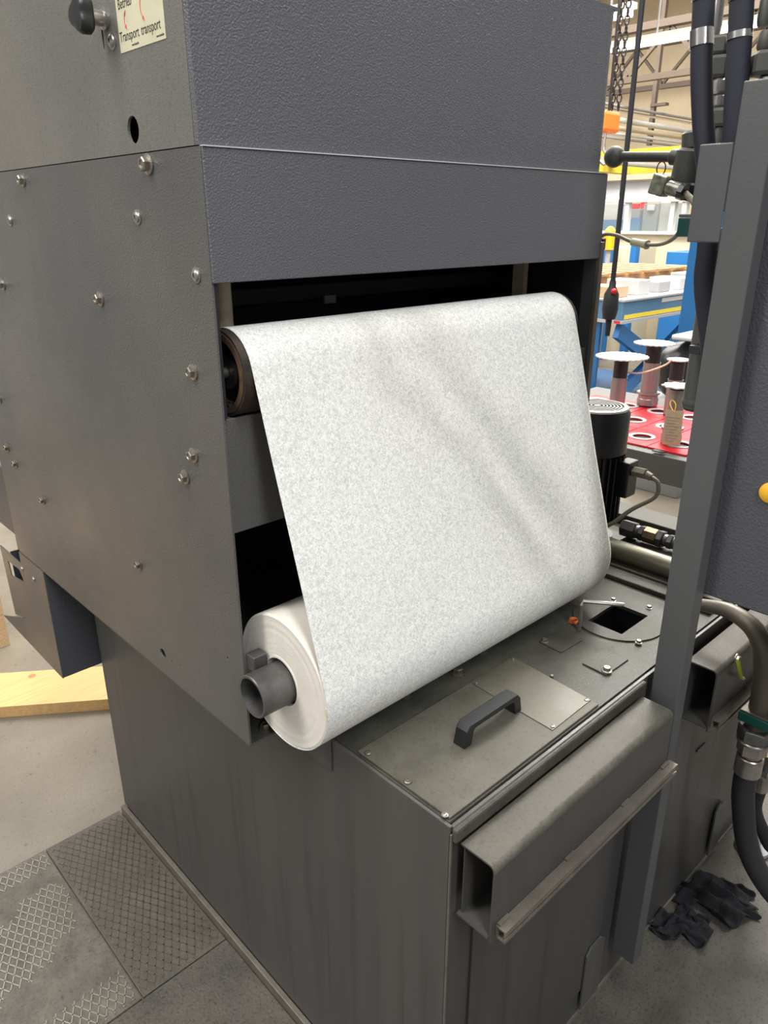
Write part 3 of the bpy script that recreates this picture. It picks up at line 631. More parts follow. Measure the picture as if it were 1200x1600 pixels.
for i in range(33):
    t = na + (1.75 * PI - na) * i / 32; path.append((rc[0] + R2 * math.cos(t), rc[1] + R2 * math.sin(t), 0))
g = MB(); NX = 110; grid = []
for (yy, zz, wgt) in path:
    row = []
    for i in range(NX + 1):
        u = i / NX; x = XL - 0.0005 + (XRR - XL + 0.001) * u
        s_ = (zz - 1.0) / 0.36                                    # 0 at the roll, 1 at the drum
        d_ = u - (0.72 - 0.36 * s_)                               # diagonal fold running down to the right
        f = (math.exp(-(d_ / 0.035) ** 2) - 0.8 * math.exp(-((d_ - 0.09) / 0.04) ** 2) + 0.7 * math.exp(-((d_ - 0.19) / 0.05) ** 2)) * min(1, u * 6) * min(1, (1 - u) * 6)
        f += 0.25 * math.sin(9 * u + 5 * s_)
        k = 0.0050 * f * wgt
        row.append(g.bm.verts.new((x, yy - k * 0.95, zz - k * 0.2)))
    grid.append(row)
for a_, b_ in zip(grid, grid[1:]):
    for i in range(NX): g.bm.faces.new((a_[i], a_[i + 1], b_[i + 1], b_[i]))
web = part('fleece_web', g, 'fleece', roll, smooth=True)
sm = web.modifiers.new('thick', 'SOLIDIFY'); sm.thickness = 0.0006; sm.offset = 0
# steel shaft
pc = (0.3015, 0.9215)
solo('steel_shaft', MB().lathe([(0.0305, 0), (0.034, 0), (0.0352, 0.0015), (0.0352, 0.93), (0.0305, 0.93), (0.0305, 0)], (-0.121, *pc), (1, 0, 0), 56), 'shaft_steel', 'hollow dark steel shaft sticking out of the fleece roll', 'shaft', (-0.1, *pc), smooth=True)

# ================================================================== post and cabinet on the right
post = thing('support_post', 'upright grey steel post between tank and right cabinet', 'post', (0.56, -0.04, 0.1))
part('post_profile', MB().box(0.549, 0.584, -0.0665, -0.0145, 0.09, 1.778, 0), 'post_paint', post, bevel=0.002)
part('post_plate', MB().box(0.548, 0.552, -0.0140, 0.036, 1.566, 1.7015), 'post_paint', post, bevel=0.003, label='grey sheet plate in front of the hoses')
cab = thing('control_cabinet', 'dark grey textured cabinet hanging in front of the right post', 'cabinet', (0.9, -0.3, 0.98))
part('housing', MB().box(0.5865, 1.25, -0.95, -0.060, 0.982, 2.3), 'cabinet_paint', cab, bevel=0.003)
p = P(1204, 770, x=0.586)
part('indicator_lens', MB().lathe([(0, 0), (0.017, 0), (0.0165, 0.004), (0.011, 0.007), (0, 0.008)], (0.5862, p.y, p.z), (-1, 0, 0), 32), 'amber', cab, smooth=True, label='round amber lens')

# hydraulic line under the cabinet with green clamp, fittings and hoses
hl = thing('hydraulic_line', 'bent taupe pipe with green clamp, hex nuts and thick black hose', 'hydraulic line', (0.8, -0.15, 0.7))
HX = 0.74
pp = [P(1095, 945, x=0.80), P(1140, 955, x=0.80), P(1180, 985, x=0.79), P(1196, 1030, x=0.78), P(1193, 1085, x=0.775), P(1188, 1110, x=0.775)]
part('bent_pipe', MB().tube(pp, 0.021, 18, 5, rs=lambda t: 0.013 + 0.010 * min(1, t * 1.6)), 'pipe_taupe', hl, smooth=True)
e = pp[-1]
cl = MB().box(e.x - 0.032, e.x + 0.05, e.y - 0.045, e.y + 0.03, e.z - 0.022, e.z + 0.0)
part('clamp_block', cl, 'clamp_green', hl, bevel=0.003, label='green plastic pipe clamp')
part('clamp_cap', MB().box(e.x - 0.03, e.x + 0.048, e.y - 0.043, e.y + 0.028, e.z + 0.0003, e.z + 0.004), 'pipe_taupe', hl, bevel=0.001)
z = e.z - 0.0222
for nm, ln, r, n, mt in (('collar', 0.018, 0.022, 24, 'pipe_taupe'), ('hex_nut', 0.028, 0.034, 6, 'fitting_grey'), ('ring', 0.008, 0.033, 24, 'zinc'), ('hex_nut', 0.028, 0.029, 6, 'zinc'), ('ring', 0.006, 0.022, 24, 'brass'), ('ferrule', 0.045, 0.0265, 28, 'zinc')):
    part(nm, MB().lathe([(0, 0), (r * 0.93, 0), (r, 0.002), (r, ln - 0.002), (r * 0.93, ln), (0, ln)], (e.x, e.y, z), (0, 0, -1), n), mt, hl, smooth=(n > 8)); z -= ln
hp = [Vector((e.x, e.y, z + 0.002)), Vector((e.x, e.y, z - 0.03)), P(1161, 1255, x=e.x), P(1166, 1310, x=e.x + 0.01), P(1181, 1355, x=e.x + 0.02), P(1212, 1400, x=e.x + 0.04), P(1260, 1440, x=e.x + 0.06)]
part('hose', MB().tube(hp, 0.023, 18, 6), 'black_rubber', hl, smooth=True)
# second thinner hose
h2 = thing('thin_hose_line', 'thinner black hose with zinc ferrule right of the thick one', 'hose', (0.9, -0.12, 0.4))
q0 = P(1193, 1205, x=0.93)
z = q0.z + 0.05
for nm, ln, r, n, mt in (('hex_nut', 0.02, 0.018, 6, 'brass'), ('collar', 0.02, 0.015, 16, 'fitting_grey'), ('hex_nut', 0.018, 0.017, 6, 'zinc'), ('ferrule', 0.042, 0.018, 20, 'zinc')):
    part(nm, MB().lathe([(0, 0), (r, 0), (r, ln), (0, ln)], (q0.x, q0.y, z), (0, 0, -1), n), mt, h2, smooth=(n > 8)); z -= ln
hp = [Vector((q0.x, q0.y, z + 0.002)), Vector((q0.x, q0.y, z - 0.06)), P(1193, 1300, x=0.95), P(1215, 1330, x=0.99), P(1300, 1350, x=1.05)]
part('hose', MB().tube(hp, 0.0155, 14, 6), 'black_rubber', h2, smooth=True)
# third hose going down behind to the floor
q1 = P(1143, 1230, x=1.12)
solo('drop_hose', MB().tube([P(1152, 1150, x=1.36), P(1147, 1220, x=1.36), P(1140, 1285, x=1.36), P(1138, 1340, x=1.36)], 0.016, 12, 5), 'black_rubber', 'dark braided hose dropping to the floor behind the tank corner', 'hose', q1, smooth=True)
fe = P(1160, 1345, z=FZ)
solo('machine_foot', MB().lathe([(0, 0), (0.045, 0), (0.045, 0.012), (0.02, 0.02), (0.02, 0.09), (0, 0.09)], (fe.x + 0.06, fe.y, FZ + 0.0065), (0, 0, 1), 24), 'light_grey', 'pale round machine foot standing on the floor behind the hoses', 'foot', (fe.x, fe.y, FZ), smooth=True)  # grey foot of a machine

# rags under the tank edge
def rag(px, py, wd, ln, ang, label, seed):
    r_ = random.Random(seed); c = P(px, py, z=FZ + 0.008) + Vector((0.0, -0.05, 0)); g = MB(); n, m = 34, 20; rows = []
    for i in range(n + 1):
        row = []
        for j in range(m + 1):
            u = i / n; v = j / m - 0.5
            wl = wd * (0.25 + 0.9 * math.sin(PI * min(1, u * 0.75 + 0.1))) * (1 + 0.25 * math.sin(7 * u + seed))
            x = (u - 0.5) * ln; y = v * wl
            z = 0.003 + 0.026 * math.sin(PI * min(1, u * 1.05)) * (1 - 3.4 * v * v) * (0.5 + 0.5 * math.sin(19 * v + 9 * u * u + seed + 2 * math.sin(11 * u + 4 * v))) + 0.008 * r_.random() + 0.008 * math.sin(23 * u + 9 * v)
            x += 0.010 * math.sin(17 * v + seed) + 0.004 * r_.random(); y += 0.012 * math.sin(13 * u + 2 * seed + 5 * v)
            ca, sa = math.cos(ang), math.sin(ang)
            row.append(g.bm.verts.new((c.x + x * ca - y * sa, c.y + x * sa + y * ca, c.z + max(z, 0.001))))
        rows.append(row)
    for A_, B_ in zip(rows, rows[1:]):
        for j in range(m): g.bm.faces.new((A_[j], A_[j + 1], B_[j + 1], B_[j]))
    o = solo('rag', g, 'rag', label, 'rag', c, group='rags under the tank', smooth=True)
    s = o.modifiers.new('t', 'SOLIDIFY'); s.thickness = 0.004; s.offset = 1
    s2 = o.modifiers.new('s', 'SUBSURF'); s2.levels = 1; s2.render_levels = 1
rag(1082, 1385, 0.11, 0.20, -1.0, 'crumpled black rag pushed under the tank edge, the larger one', 3)
rag(1030, 1430, 0.08, 0.14, -0.8, 'small crumpled black rag on the floor, nearer the viewer', 8)

# ================================================================== motor behind the roll
mx, my, mz = 1.045, 0.452, 1.155
mot = thing('pump_motor', 'black finned electric pump motor standing right behind the fleece roll', 'motor', (mx, my, T))
MR = 0.083
part('fan_cowl', MB().lathe([(0, 0), (MR, 0), (MR, 0.10), (MR - 0.006, 0.112), (0, 0.112)], (mx, my, mz - 0.112), (0, 0, 1), 48), 'motor_black', mot, smooth=True)
part('cowl_rim', MB().lathe([(MR - 0.010, 0.0), (MR - 0.003, 0.0), (MR - 0.006, 0.004), (MR - 0.016, 0.005), (MR - 0.010, 0.0)], (mx, my, mz - 0.001), (0, 0, 1), 48), 'zinc', mot, smooth=True)
g = MB()
for k in range(7):
    r_ = 0.014 + k * 0.0085; g.lathe([(r_, 0), (r_ + 0.0042, 0), (r_ + 0.0042, 0.003), (r_, 0.003), (r_, 0)], (mx, my, mz + 0.0005), (0, 0, 1), 40)
g.lathe([(0, 0), (0.009, 0), (0.009, 0.003), (0, 0.003)], (mx, my, mz + 0.0005), (0, 0, 1), 20)
part('vent_rings', g, 'fitting_grey', mot)
g = MB().cyl((mx, my, T + 0.045), (mx, my, mz - 0.1125), MR - 0.012, 40)
part('stator', g, 'motor_black', mot, smooth=True)
fins = MB().box(MR - 0.0115, MR - 0.001, -0.0015, 0.0015, T + 0.06, mz - 0.118); me = fins.mesh('fin', 'motor_black')
for k in range(28):
    t = 2 * PI * k / 28; o = bpy.data.objects.new('fin', me); COL.objects.link(o); o.parent = mot; o.location = (0, 0, -T); o.rotation_euler = (0, 0, t)
part('base_flange', MB().lathe([(0, 0), (MR - 0.01, 0), (MR - 0.01, 0.012), (MR - 0.03, 0.014), (MR - 0.03, 0.046), (0, 0.046)], (mx, my, T + 0.0005), (0, 0, 1), 40), 'motor_black', mot, smooth=True)
jx, jy = mx + 0.030, my - 0.088
part('junction_box', MB().box(jx - 0.025, jx + 0.025, jy - 0.016, jy + 0.018, 0.93, 1.025, 0.004), 'motor_black', mot)
cg = P(978, 735, x=jx)
part('cable_gland', MB().cyl((jx + 0.0, jy - 0.0165, 1.0), (jx + 0.0, jy - 0.05, 1.0), 0.014, 6).cyl((jx, jy - 0.05, 1.0), (jx, jy - 0.065, 0.995), 0.010, 14), 'cable_taupe', mot)
part('motor_cable', MB().tube([(jx, jy - 0.062, 0.997), (jx, jy - 0.085, 0.985), (jx - 0.005, jy - 0.085, 0.95), (jx - 0.03, jy - 0.04, 0.91), (jx - 0.06, jy + 0.0, 0.865), (jx - 0.075, jy + 0.05, 0.845)], 0.0055, 10, 5), 'cable_taupe', mot, smooth=True)

# ================================================================== hoses, valve, plugs beside the post (upper right)
def vtube(pxs, x, **k): return [P(a, b, x=x) for a, b in pxs]
sl1 = thing('sleeved_hose', 'thick black sleeved hose with wide silver band, left of the pair', 'hose', P(1095, 100, x=0.66))
path1 = vtube([(1100, 2), (1097, 60), (1096, 120), (1099, 200), (1106, 280), (1106, 380), (1100, 440), (1108, 520), (1112, 560)], 0.66)
part('sleeve', MB().tube(path1, 0.0165, 20, 4), 'sleeve_cloth', sl1, smooth=True)
def band(name, q0, q1, x, r, root, mt='chrome'):
    a, b2 = P(*q0, x=x), P(*q1, x=x); part(name, MB().lathe([(0, 0), (r, 0), (r, (b2 - a).length), (0, (b2 - a).length)], a, b2 - a, 28), mt, root, smooth=True)
band('silver_band', (1096.5, 47), (1096, 73), 0.66, 0.0178, sl1)
band('collar', (1101, -30), (1100, 1), 0.66, 0.018, sl1, 'zinc')
sl2 = thing('sleeved_hose', 'thick black sleeved hose with narrow silver band, right of the pair', 'hose', P(1155, 100, x=0.64))
path2 = vtube([(1159, 2), (1156, 60), (1152, 120), (1149, 180), (1145, 250), (1140, 330)], 0.64)
part('sleeve', MB().tube(path2, 0.0172, 20, 4), 'sleeve_cloth', sl2, smooth=True)
band('silver_band', (1155.5, 51), (1155, 62), 0.64, 0.0185, sl2)
band('collar', (1162, -30), (1159, 1), 0.64, 0.0185, sl2, 'zinc')
# fittings between and right of the sleeves
def stack(name, label, px, x, spec, cat='pipe fitting'):
    root = thing(name, label, cat, P(px, spec[0][0], x=x))
    for (y0_, y1_, r, n, mt, nm) in spec:
        a, b2 = P(px, y0_, x=x), P(px, y1_, x=x); b2 = Vector((a.x, a.y, b2.z)); L = (a - b2).length
        part(nm, MB().lathe([(0, 0), (r * 0.85, 0), (r, L * 0.15), (r, L * 0.85), (r * 0.85, L), (0, L)], a, b2 - a, n), mt, root, smooth=(n > 8))
    return root
stack('pipe_union', 'grey hex unions stacked on a pipe between the sleeved hoses', 1126, 0.78,
      [(-20, 56, 0.010, 16, 'zinc', 'pipe'), (57, 86, 0.022, 6, 'grey_pipe', 'hex_nut'), (88, 123, 0.024, 8, 'grey_pipe', 'hex_nut'), (124, 148, 0.020, 20, 'zinc', 'collar'), (149, 168, 0.018, 20, 'zinc', 'collar'), (170, 198, 0.021, 6, 'grey_pipe', 'hex_nut'), (199, 260, 0.013, 16, 'grey_pipe', 'pipe')])
stack('pipe_union', 'grey hex nut fitting on top of the right cabinet, cut by the frame', 1203, 0.66,
      [(-10, 40, 0.012, 16, 'grey_pipe', 'pipe'), (48, 78, 0.015, 20, 'grey_pipe', 'collar'), (80, 118, 0.025, 6, 'grey_pipe', 'hex_nut'), (119, 135, 0.015, 20, 'zinc', 'collar')])
# grey vertical pipe behind the post
ga, gb = P(1088, 480, x=0.80), P(1084, 640, x=0.80)
gp = thing('grey_downpipe', 'fat grey vertical pipe ending behind the post', 'pipe', gb)
part('pipe', MB().lathe([(0, 0), (0.022, 0), (0.0265, 0.006), (0.0265, (ga.z - gb.z) + 0.14), (0, (ga.z - gb.z) + 0.14)], (gb.x, gb.y - 0.004, gb.z), (0, 0, 1), 32), 'grey_pipe', gp, smooth=True)
part('end_ring', MB().lathe([(0.0266, 0), (0.0278, 0.002), (0.0278, 0.010), (0.0266, 0.012), (0.0266, 0)], (gb.x, gb.y - 0.004, gb.z + 0.01), (0, 0, 1), 32), 'grey_pipe', gp, smooth=True)
q = P(1093, 545, x=0.765)
part('pipe_clip', MB().box(q.x - 0.02, q.x + 0.008, q.y - 0.012, q.y + 0.012, q.z - 0.008, q.z + 0.008, 0.002), 'black_plastic', gp)
# ball valve lever
vx = 0.86
vb = thing('lever_valve', 'grey green valve with ball ended lever pointing left at the hood', 'valve', P(1078, 280, x=vx))
bp_, rp = P(960, 245, x=vx), P(1066, 245, x=vx)
part('lever_ball', MB().sphere(bp_, 0.0205, 24), 'valve_green_grey', vb, smooth=True)
part('lever_rod', MB().cyl(bp_, rp, 0.0095, 16), 'valve_green_grey', vb, smooth=True)
part('lever_end', MB().cyl(P(1048, 245, x=vx), P(1068, 247, x=vx), 0.0145, 18, bev=0.003), 'valve_green_grey', vb, smooth=True)
part('valve_body', MB().cyl(P(1082, 232, x=vx), P(1068, 290, x=vx), 0.027, 24, bev=0.005).cyl(P(1083, 205, x=vx), P(1082, 235, x=vx), 0.020, 20, bev=0.004), 'valve_green_grey', vb, smooth=True)
part('valve_cap', MB().cyl(P(1080, 285, x=vx), P(1072, 313, x=vx), 0.024, 20, bev=0.004), 'black_plastic', vb, smooth=True)
kr = P(1034, 256, x=vx - 0.01)
g = MB(); g.tube([kr + Vector((0.0 * 1, 0.009 * math.cos(t), -0.008 + 0.012 * math.sin(t))) for t in [2 * PI * i / 20 for i in range(21)]], 0.0012, 6, 0)
part('ring_pull', g, 'black_plastic', vb)
# clear plug with cable
pa, pb = P(1022, 286, x=0.80), P(1058, 297, x=0.80)
cpg = thing('cable_plug', 'translucent olive connector plug with grey cable near the valve', 'connector', pa)
d = (pb - pa).normalized()
part('plug_body', MB().bar(pa, pa + d * 0.030, 0.03, 0.036, (0, 0, 1)), 'clear_plug', cpg, bevel=0.003)
part('plug_neck', MB().cyl(pa + d * 0.0305, pb + d * 0.006, 0.0135, 14), 'clear_plug', cpg, smooth=True)
part('plug_nut', MB().cyl(pb + d * 0.0063, pb + d * 0.016, 0.015, 8), 'black_plastic', cpg)
part('plug_screw', MB().cyl(pa + Vector((0.004, -0.016, 0.004)), pa + Vector((0.004, -0.020, 0.004)), 0.005, 12), 'zinc', cpg)
part('cable', MB().tube([pb + d * 0.016, P(1072, 303, x=0.80), P(1083, 315, x=0.79), P(1092, 335, x=0.78)], 0.0055, 10, 5), 'cable_taupe', cpg, smooth=True)
# green clamp with cable loop and connector sleeve
gx = 0.72
gq0, gq1 = P(1064, 340, x=gx), P(1082, 370, x=gx)
gcl = thing('green_bracket', 'dark green plastic pipe clamp beside the post plate', 'clamp', gq1)
part('clamp_block', MB().box(gx - 0.01, gx + 0.03, gq1.y - 0.012, gq0.y, gq1.z, gq0.z), 'clamp_green', gcl, bevel=0.002)
part('clamp_cap', MB().box(gx - 0.01, gx + 0.03, gq1.y - 0.012, gq0.y, gq0.z + 0.0003, gq0.z + 0.006), 'grey_pipe', gcl, bevel=0.002)
cb = thing('sensor_cable', 'taupe cable hanging between hood and green clamp with inline connector', 'cable', P(1000, 380, x=0.84))
cpts = [P(934, 374, x=0.86), P(946, 366, x=0.86), P(965, 368, x=0.85), P(985, 377, x=0.84), P(1008, 382, x=0.83), P(1035, 381, x=0.79), P(1055, 370, x=0.75), P(1066, 352, x=0.73)]
part('cable', MB().tube(cpts, 0.0038, 10, 5), 'cable_taupe', cb, smooth=True)
ca_, cb_ = P(988, 378, x=0.84), P(1009, 382, x=0.83)
part('connector', MB().cyl(ca_, cb_, 0.0078, 12, bev=0.001).cyl(cb_, cb_ + (cb_ - ca_) * 0.12, 0.009, 12), 'sticker', cb)
q = P(937, 379, x=0.842)
part('end_cap', MB().box(q.x - 0.004, q.x + 0.008, q.y - 0.01, q.y + 0.006, q.z - 0.014, q.z + 0.008), 'black_plastic', cb, bevel=0.001)

# ================================================================== middle distance: tool cart
RT = 0.70
rc0 = P(980, 697, z=RT)
cart = thing('tool_cart', 'grey steel tool cart with red top plates seen past the motor', 'cart', (rc0.x + 0.5, 0.9, FZ))
cx0, cx1, cy0, cy1 = rc0.x - 0.0, rc0.x + 1.0, 0.50, 1.75
part('cart_frame', MB().box(cx0, cx1, cy0, cy1, RT - 0.125, RT - 0.008), 'cart_grey', cart, bevel=0.004)
for (x, y) in ((cx0 + 0.03, cy0 + 0.03), (cx1 - 0.03, cy0 + 0.03), (cx0 + 0.03, cy1 - 0.03), (cx1 - 0.03, cy1 - 0.03)):
    part('leg', MB().box(x - 0.025, x + 0.025, y - 0.025, y + 0.025, FZ + 0.0005, RT - 0.1255), 'cart_grey', cart)
holes_px = [(1003, 683), (996, 658)]
hc = [P(*q_, z=RT) for q_ in holes_px]
dx = hc[1].x - hc[0].x; hy0 = hc[0].y; sy = 0.175; sxp = max(0.16, dx)
nx_, ny_ = 3, 6
sockets = []
for i in range(nx_):
    for j in range(ny_):
        x = hc[0].x + i * sxp; y = hy0 + (j - 2) * sy
        if x + sxp / 2 > cx1 + 0.1 or y - sy / 2 < cy0 or y + sy / 2 > cy1: continue
        x_, y_, hx_, hy_ = x, y, sxp / 2 - 0.002, sy / 2 - 0.002
        tl = part('red_plate', MB().plate('z', RT - 0.0075, 0.009, [(x - hx_, y - hy_), (x + hx_, y - hy_), (x + hx_, y + hy_), (x - hx_, y + hy_)], [circle(x, y, 0.044)]), 'red', cart, bevel=0.002)
        part('socket_ring', MB().lathe([(0.0435, 0), (0.058, 0), (0.057, 0.004), (0.045, 0.005), (0.040, 0.001), (0.0435, 0)], (x, y, RT + 0.0018), (0, 0, 1), 32), 'light_grey', tl, smooth=True)
        part('socket_floor', MB().cyl((x, y, RT - 0.0078), (x, y, RT - 0.0060), 0.043, 28), 'interior_black', tl)
        sockets.append((x, y))
for j in range(5):
    y = cy0 + 0.10 + j * 0.22
    part('black_tab', MB().box(cx0 + 0.001, cx0 + 0.03, y, y + 0.05, RT + 0.0018, RT + 0.006), 'black_plastic', cart)
def wave_disc(c, r, th, n=24, amp=0.05):
    pts = [(c[0] + r * (1 + amp * math.cos(n * t)) * math.cos(t), c[1] + r * (1 + amp * math.cos(n * t)) * math.sin(t)) for t in [2 * PI * i / (n * 6) for i in range(n * 6)]]
    return MB().plate('z', c[2], th, pts)
def holder(top_px, x, z_base, r_disc, r_cyl, label, black=0.30, scal=24, amp=0.05, tagged=False, ring=False, paper=False):
    tp = P(*top_px, x=x); h = tp.z - z_base
    root = thing('tool_holder', label, 'tool holder', (tp.x, tp.y, z_base), group='tool holders standing on the red cart')
    C_ = (tp.x, tp.y)
    part('cylinder', MB().lathe([(0, 0), (r_cyl, 0), (r_cyl, h * (1 - black)), (0, h * (1 - black))], (*C_, z_base), (0, 0, 1), 32), 'holder_steel', root, smooth=True)
    part('black_neck', MB().lathe([(0, 0), (r_cyl * 0.92, 0), (r_cyl * 0.92, h * black - 0.001), (0, h * black - 0.001)], (*C_, z_base + h * (1 - black) + 0.0002), (0, 0, 1), 32), 'black_plastic', root, smooth=True)
    dsk = part('scalloped_disc', wave_disc((*C_, tp.z), r_disc, 0.006, scal, amp), 'white_paint', root, bevel=0.001)
    if paper: part('paper_note', MB().plate('z', tp.z + 0.0065, 0.0008, [(C_[0] - 0.05, C_[1] - 0.06), (C_[0] + 0.05, C_[1] - 0.05), (C_[0] + 0.045, C_[1] + 0.05), (C_[0] - 0.055, C_[1] + 0.045)]), 'white_paint', dsk)
    if ring: part('foot_flange', MB().lathe([(r_cyl * 1.01, 0), (r_cyl * 1.25, 0), (r_cyl * 1.25, 0.03), (r_cyl * 1.15, 0.035), (r_cyl * 1.15, 0.05), (r_cyl * 1.35, 0.055), (r_cyl * 1.35, 0.065), (r_cyl * 1.01, 0.065), (r_cyl * 1.01, 0)], (*C_, z_base + 0.002), (0, 0, 1), 32), 'holder_steel', root, smooth=True)
    return root, tp
h1, t1 = holder((972, 558), 2.60, RT + 0.008, 0.118, 0.036, 'tool holder with the widest white scalloped disc, a paper note on top', 0.33, 26, 0.035, paper=True)
h2_, t2 = holder((1023, 537), 2.95, RT + 0.008, 0.098, 0.042, 'tall chrome tool holder with white disc, on a ringed foot', 0.30, 22, 0.04, ring=True)
h3, t3 = holder((1060, 563), 2.85, RT + 0.008, 0.052, 0.036, 'tool holder with small cream disc behind the grey downpipe', 0.35, 18, 0.03)
h4, t4 = holder((1060, 604), 2.38, RT + 0.008, 0.062, 0.034, 'short tool holder with white star disc and hanging card tag', 0.05, 9, 0.10, ring=True)
# paper tag
tc_ = P(1053, 668, x=2.31)
tg = thing('card_tag', 'brown cardboard tag with grey print hung on the nearest tool holder', 'tag', (tc_.x, tc_.y, tc_.z))
q = [P(1040, 640, x=2.31), P(1068, 643, x=2.31), P(1062, 697, x=2.31), P(1034, 694, x=2.31)]
part('card', MB().plate('x', 2.31, 0.002, [(v.y, v.z) for v in q]), 'cardboard', tg)
g = MB()
for k in range(9):
    f = 0.2 + k * 0.085; a = q[0].lerp(q[3], f); b2 = q[1].lerp(q[2], f); a, b2 = a.lerp(b2, 0.12), a.lerp(b2, 0.85 - 0.1 * (k % 3)); g.bar(a + Vector((-0.0006, 0, 0)), b2 + Vector((-0.0006, 0, 0)), 0.0006, 0.0022)
part('printed_lines', g, 'mid_grey', tg)
part('string', MB().tube([q[0].lerp(q[1], 0.5) + Vector((0, 0, -0.006)), P(1056, 632, x=2.32), P(1050, 625, x=2.33), P(1047, 632, x=2.32), q[0].lerp(q[1], 0.45) + Vector((0, 0, -0.004))], 0.002, 6, 3), 'amber', tg)
solo('string', MB().tube([P(982, 582, x=2.62), P(1000, 583, x=2.62), P(1020, 578, x=2.62), P(1040, 570, x=2.62), P(1050, 562, x=2.62)], 0.004, 8, 4), 'cream_steel', 'pale cord strung between the tool holders', 'cord', P(1010, 580, x=2.62), smooth=True)

# bag and sack beside
bq = P(1060, 575, x=3.9)
g = MB(); g.sphere((bq.x, bq.y, bq.z), 0.16, 24, (1, 0.7, 1.1))
for v in g.bm.verts: v.co += Vector((math.sin(31 * v.co.z + 7 * v.co.y), math.sin(27 * v.co.x), math.cos(37 * v.co.y))) * 0.010
solo('black_bag', g, 'black_plastic', 'crumpled black plastic bag behind the tool holders', 'bag', (bq.x, bq.y, bq.z), smooth=True)
solo('bag_stand', MB().box(bq.x - 0.2, bq.x + 0.2, bq.y - 0.2, bq.y + 0.15, FZ + 0.0005, bq.z - 0.187), 'mid_grey', 'grey box under the black bag', 'box', (bq.x, bq.y, FZ), bevel=0.005)
wq = P(1064, 541, x=3.9)
solo('white_cover', MB().box(3.75, 4.15, wq.y - 0.25, wq.y + 0.0, bq.z + 0.19, bq.z + 0.22, 0.012), 'white_paint', 'white sheet cover lying on the black bag', 'cover', (3.9, wq.y, wq.z))

# blue upright column
c0, c1_ = P(1052, 530, x=4.25), P(1062, 370, x=4.25)
bl = solo('blue_column', MB().box(4.25, 4.6, c0.y - 0.45, c0.y - 0.02, FZ + 0.0005, P(1068, 330, x=4.25).z, 0.01), 'blue_deep', 'tall saturated blue machine column left of the black hose', 'column', (4.4, c0.y - 0.2, FZ))

# lift table with load
cz1, cz0 = 1.0, P(975, 503, x=5.0).z
k0 = P(975, 469, z=cz1)
lt = thing('lift_table', 'blue scissor lift table with yellow stripe in the middle distance', 'lift table', (k0.x + 0.8, k0.y + 0.5, FZ))
lx0, ly0, lx1, ly1 = k0.x, k0.y, k0.x + 2.0, k0.y + 1.3
part('table_box', MB().box(lx0, lx1, ly0, ly1, cz0 + 0.016, cz1 - 0.016), 'blue_grey', lt)
part('top_rim', MB().box(lx0 - 0.01, lx1 + 0.01, ly0 - 0.01, ly1, cz1 - 0.015, cz1), 'light_grey', lt)
part('bottom_rim', MB().box(lx0 - 0.012, lx1 + 0.01, ly0 - 0.012, ly1, cz0 - 0.01, cz0 + 0.015), 'light_grey', lt)
part('yellow_stripe', MB().box(lx0 + 0.03, lx1, ly0 - 0.003, ly0 - 0.0005, cz0 + 0.022, cz0 + 0.055), 'yellow', lt)
part('white_mark', MB().box(lx0 + 0.62, lx1 - 0.6, ly0 - 0.003, ly0 - 0.0005, cz0 + 0.115, cz0 + 0.15, 0.0), 'white_paint', lt)
part('red_reflector', MB().box(lx0 - 0.0135, lx0 - 0.0122, ly0 + 0.005, ly0 + 0.06, cz0 - 0.008, cz0 + 0.013), 'red', lt)
zb = cz0 - 0.011
for yo in (0.06, 1.1):
    part('scissor_arm', MB().bar((lx0 + 0.05, ly0 + yo, zb - 0.06), (lx0 + 1.5, ly0 + yo, FZ + 0.12), 0.05, 0.12), 'blue_steel', lt)
    part('scissor_arm', MB().bar((lx0 + 1.6, ly0 + yo + 0.06, zb - 0.06), (lx0 + 0.1, ly0 + yo + 0.06, FZ + 0.12), 0.05, 0.12), 'blue_steel', lt)
part('base_frame', MB().box(lx0 - 0.1, lx1, ly0 - 0.02, ly1, FZ + 0.0005, FZ + 0.055), 'blue_deep', lt)
part('skirt', MB().box(lx0 + 0.02, lx0 + 0.05, ly0 + 0.2, ly1, FZ + 0.06, zb - 0.001), 'blue_deep', lt)
# load: blocks + timber
for i, (u, w_, hh, m_) in enumerate(((0.05, 0.22, 0.09, 'wood_pallet'), (0.42, 0.20, 0.12, 'white_paint'), (0.78, 0.20, 0.09, 'light_grey'), (1.15, 0.28, 0.10, 'white_paint'), (1.55, 0.3, 0.12, 'light_grey'))):
    solo('load_block', MB().box(lx0 + u, lx0 + u + w_, ly0 + 0.12, ly0 + 0.42, cz1 + 0.0005, cz1 + hh, 0.006), m_, ['brown wooden block on the left end of the lift table', 'white rounded block on the lift table, second from left', 'light grey block in the middle of the lift table', 'long white block on the lift table right of the grey one', 'grey block at the right end of the lift table'][i], 'block', (lx0 + u, ly0 + 0.2, cz1), group='blocks carrying the timber on the lift table')
wz = P(975, 436, y=ly0 + 0.5).z
pal = thing('timber_pallet', 'brown timber pallet raised on blocks above the blue lift table', 'pallet', (lx0 + 0.5, ly0 + 0.7, cz1))
for k, yy in enumerate((0.5, 0.9, 1.25)):
    part('beam', MB().box(lx0 - 0.2, lx0 + 2.3, ly0 + yy, ly0 + yy + 0.1, wz - 0.05, wz + 0.04), 'wood_brown', pal, bevel=0.004)
    part('support', MB().box(lx0 - 0.1, lx0 + 0.8, ly0 + yy, ly0 + yy + 0.1, cz1 + 0.0005, wz - 0.051), 'wood_pallet', pal)
for k in range(9):
    x = lx0 - 0.2 + k * 0.28; part('deck_board', MB().box(x, x + 0.2, ly0 + 0.48, ly0 + 1.4, wz + 0.0405, wz + 0.06), 'wood_brown', pal)

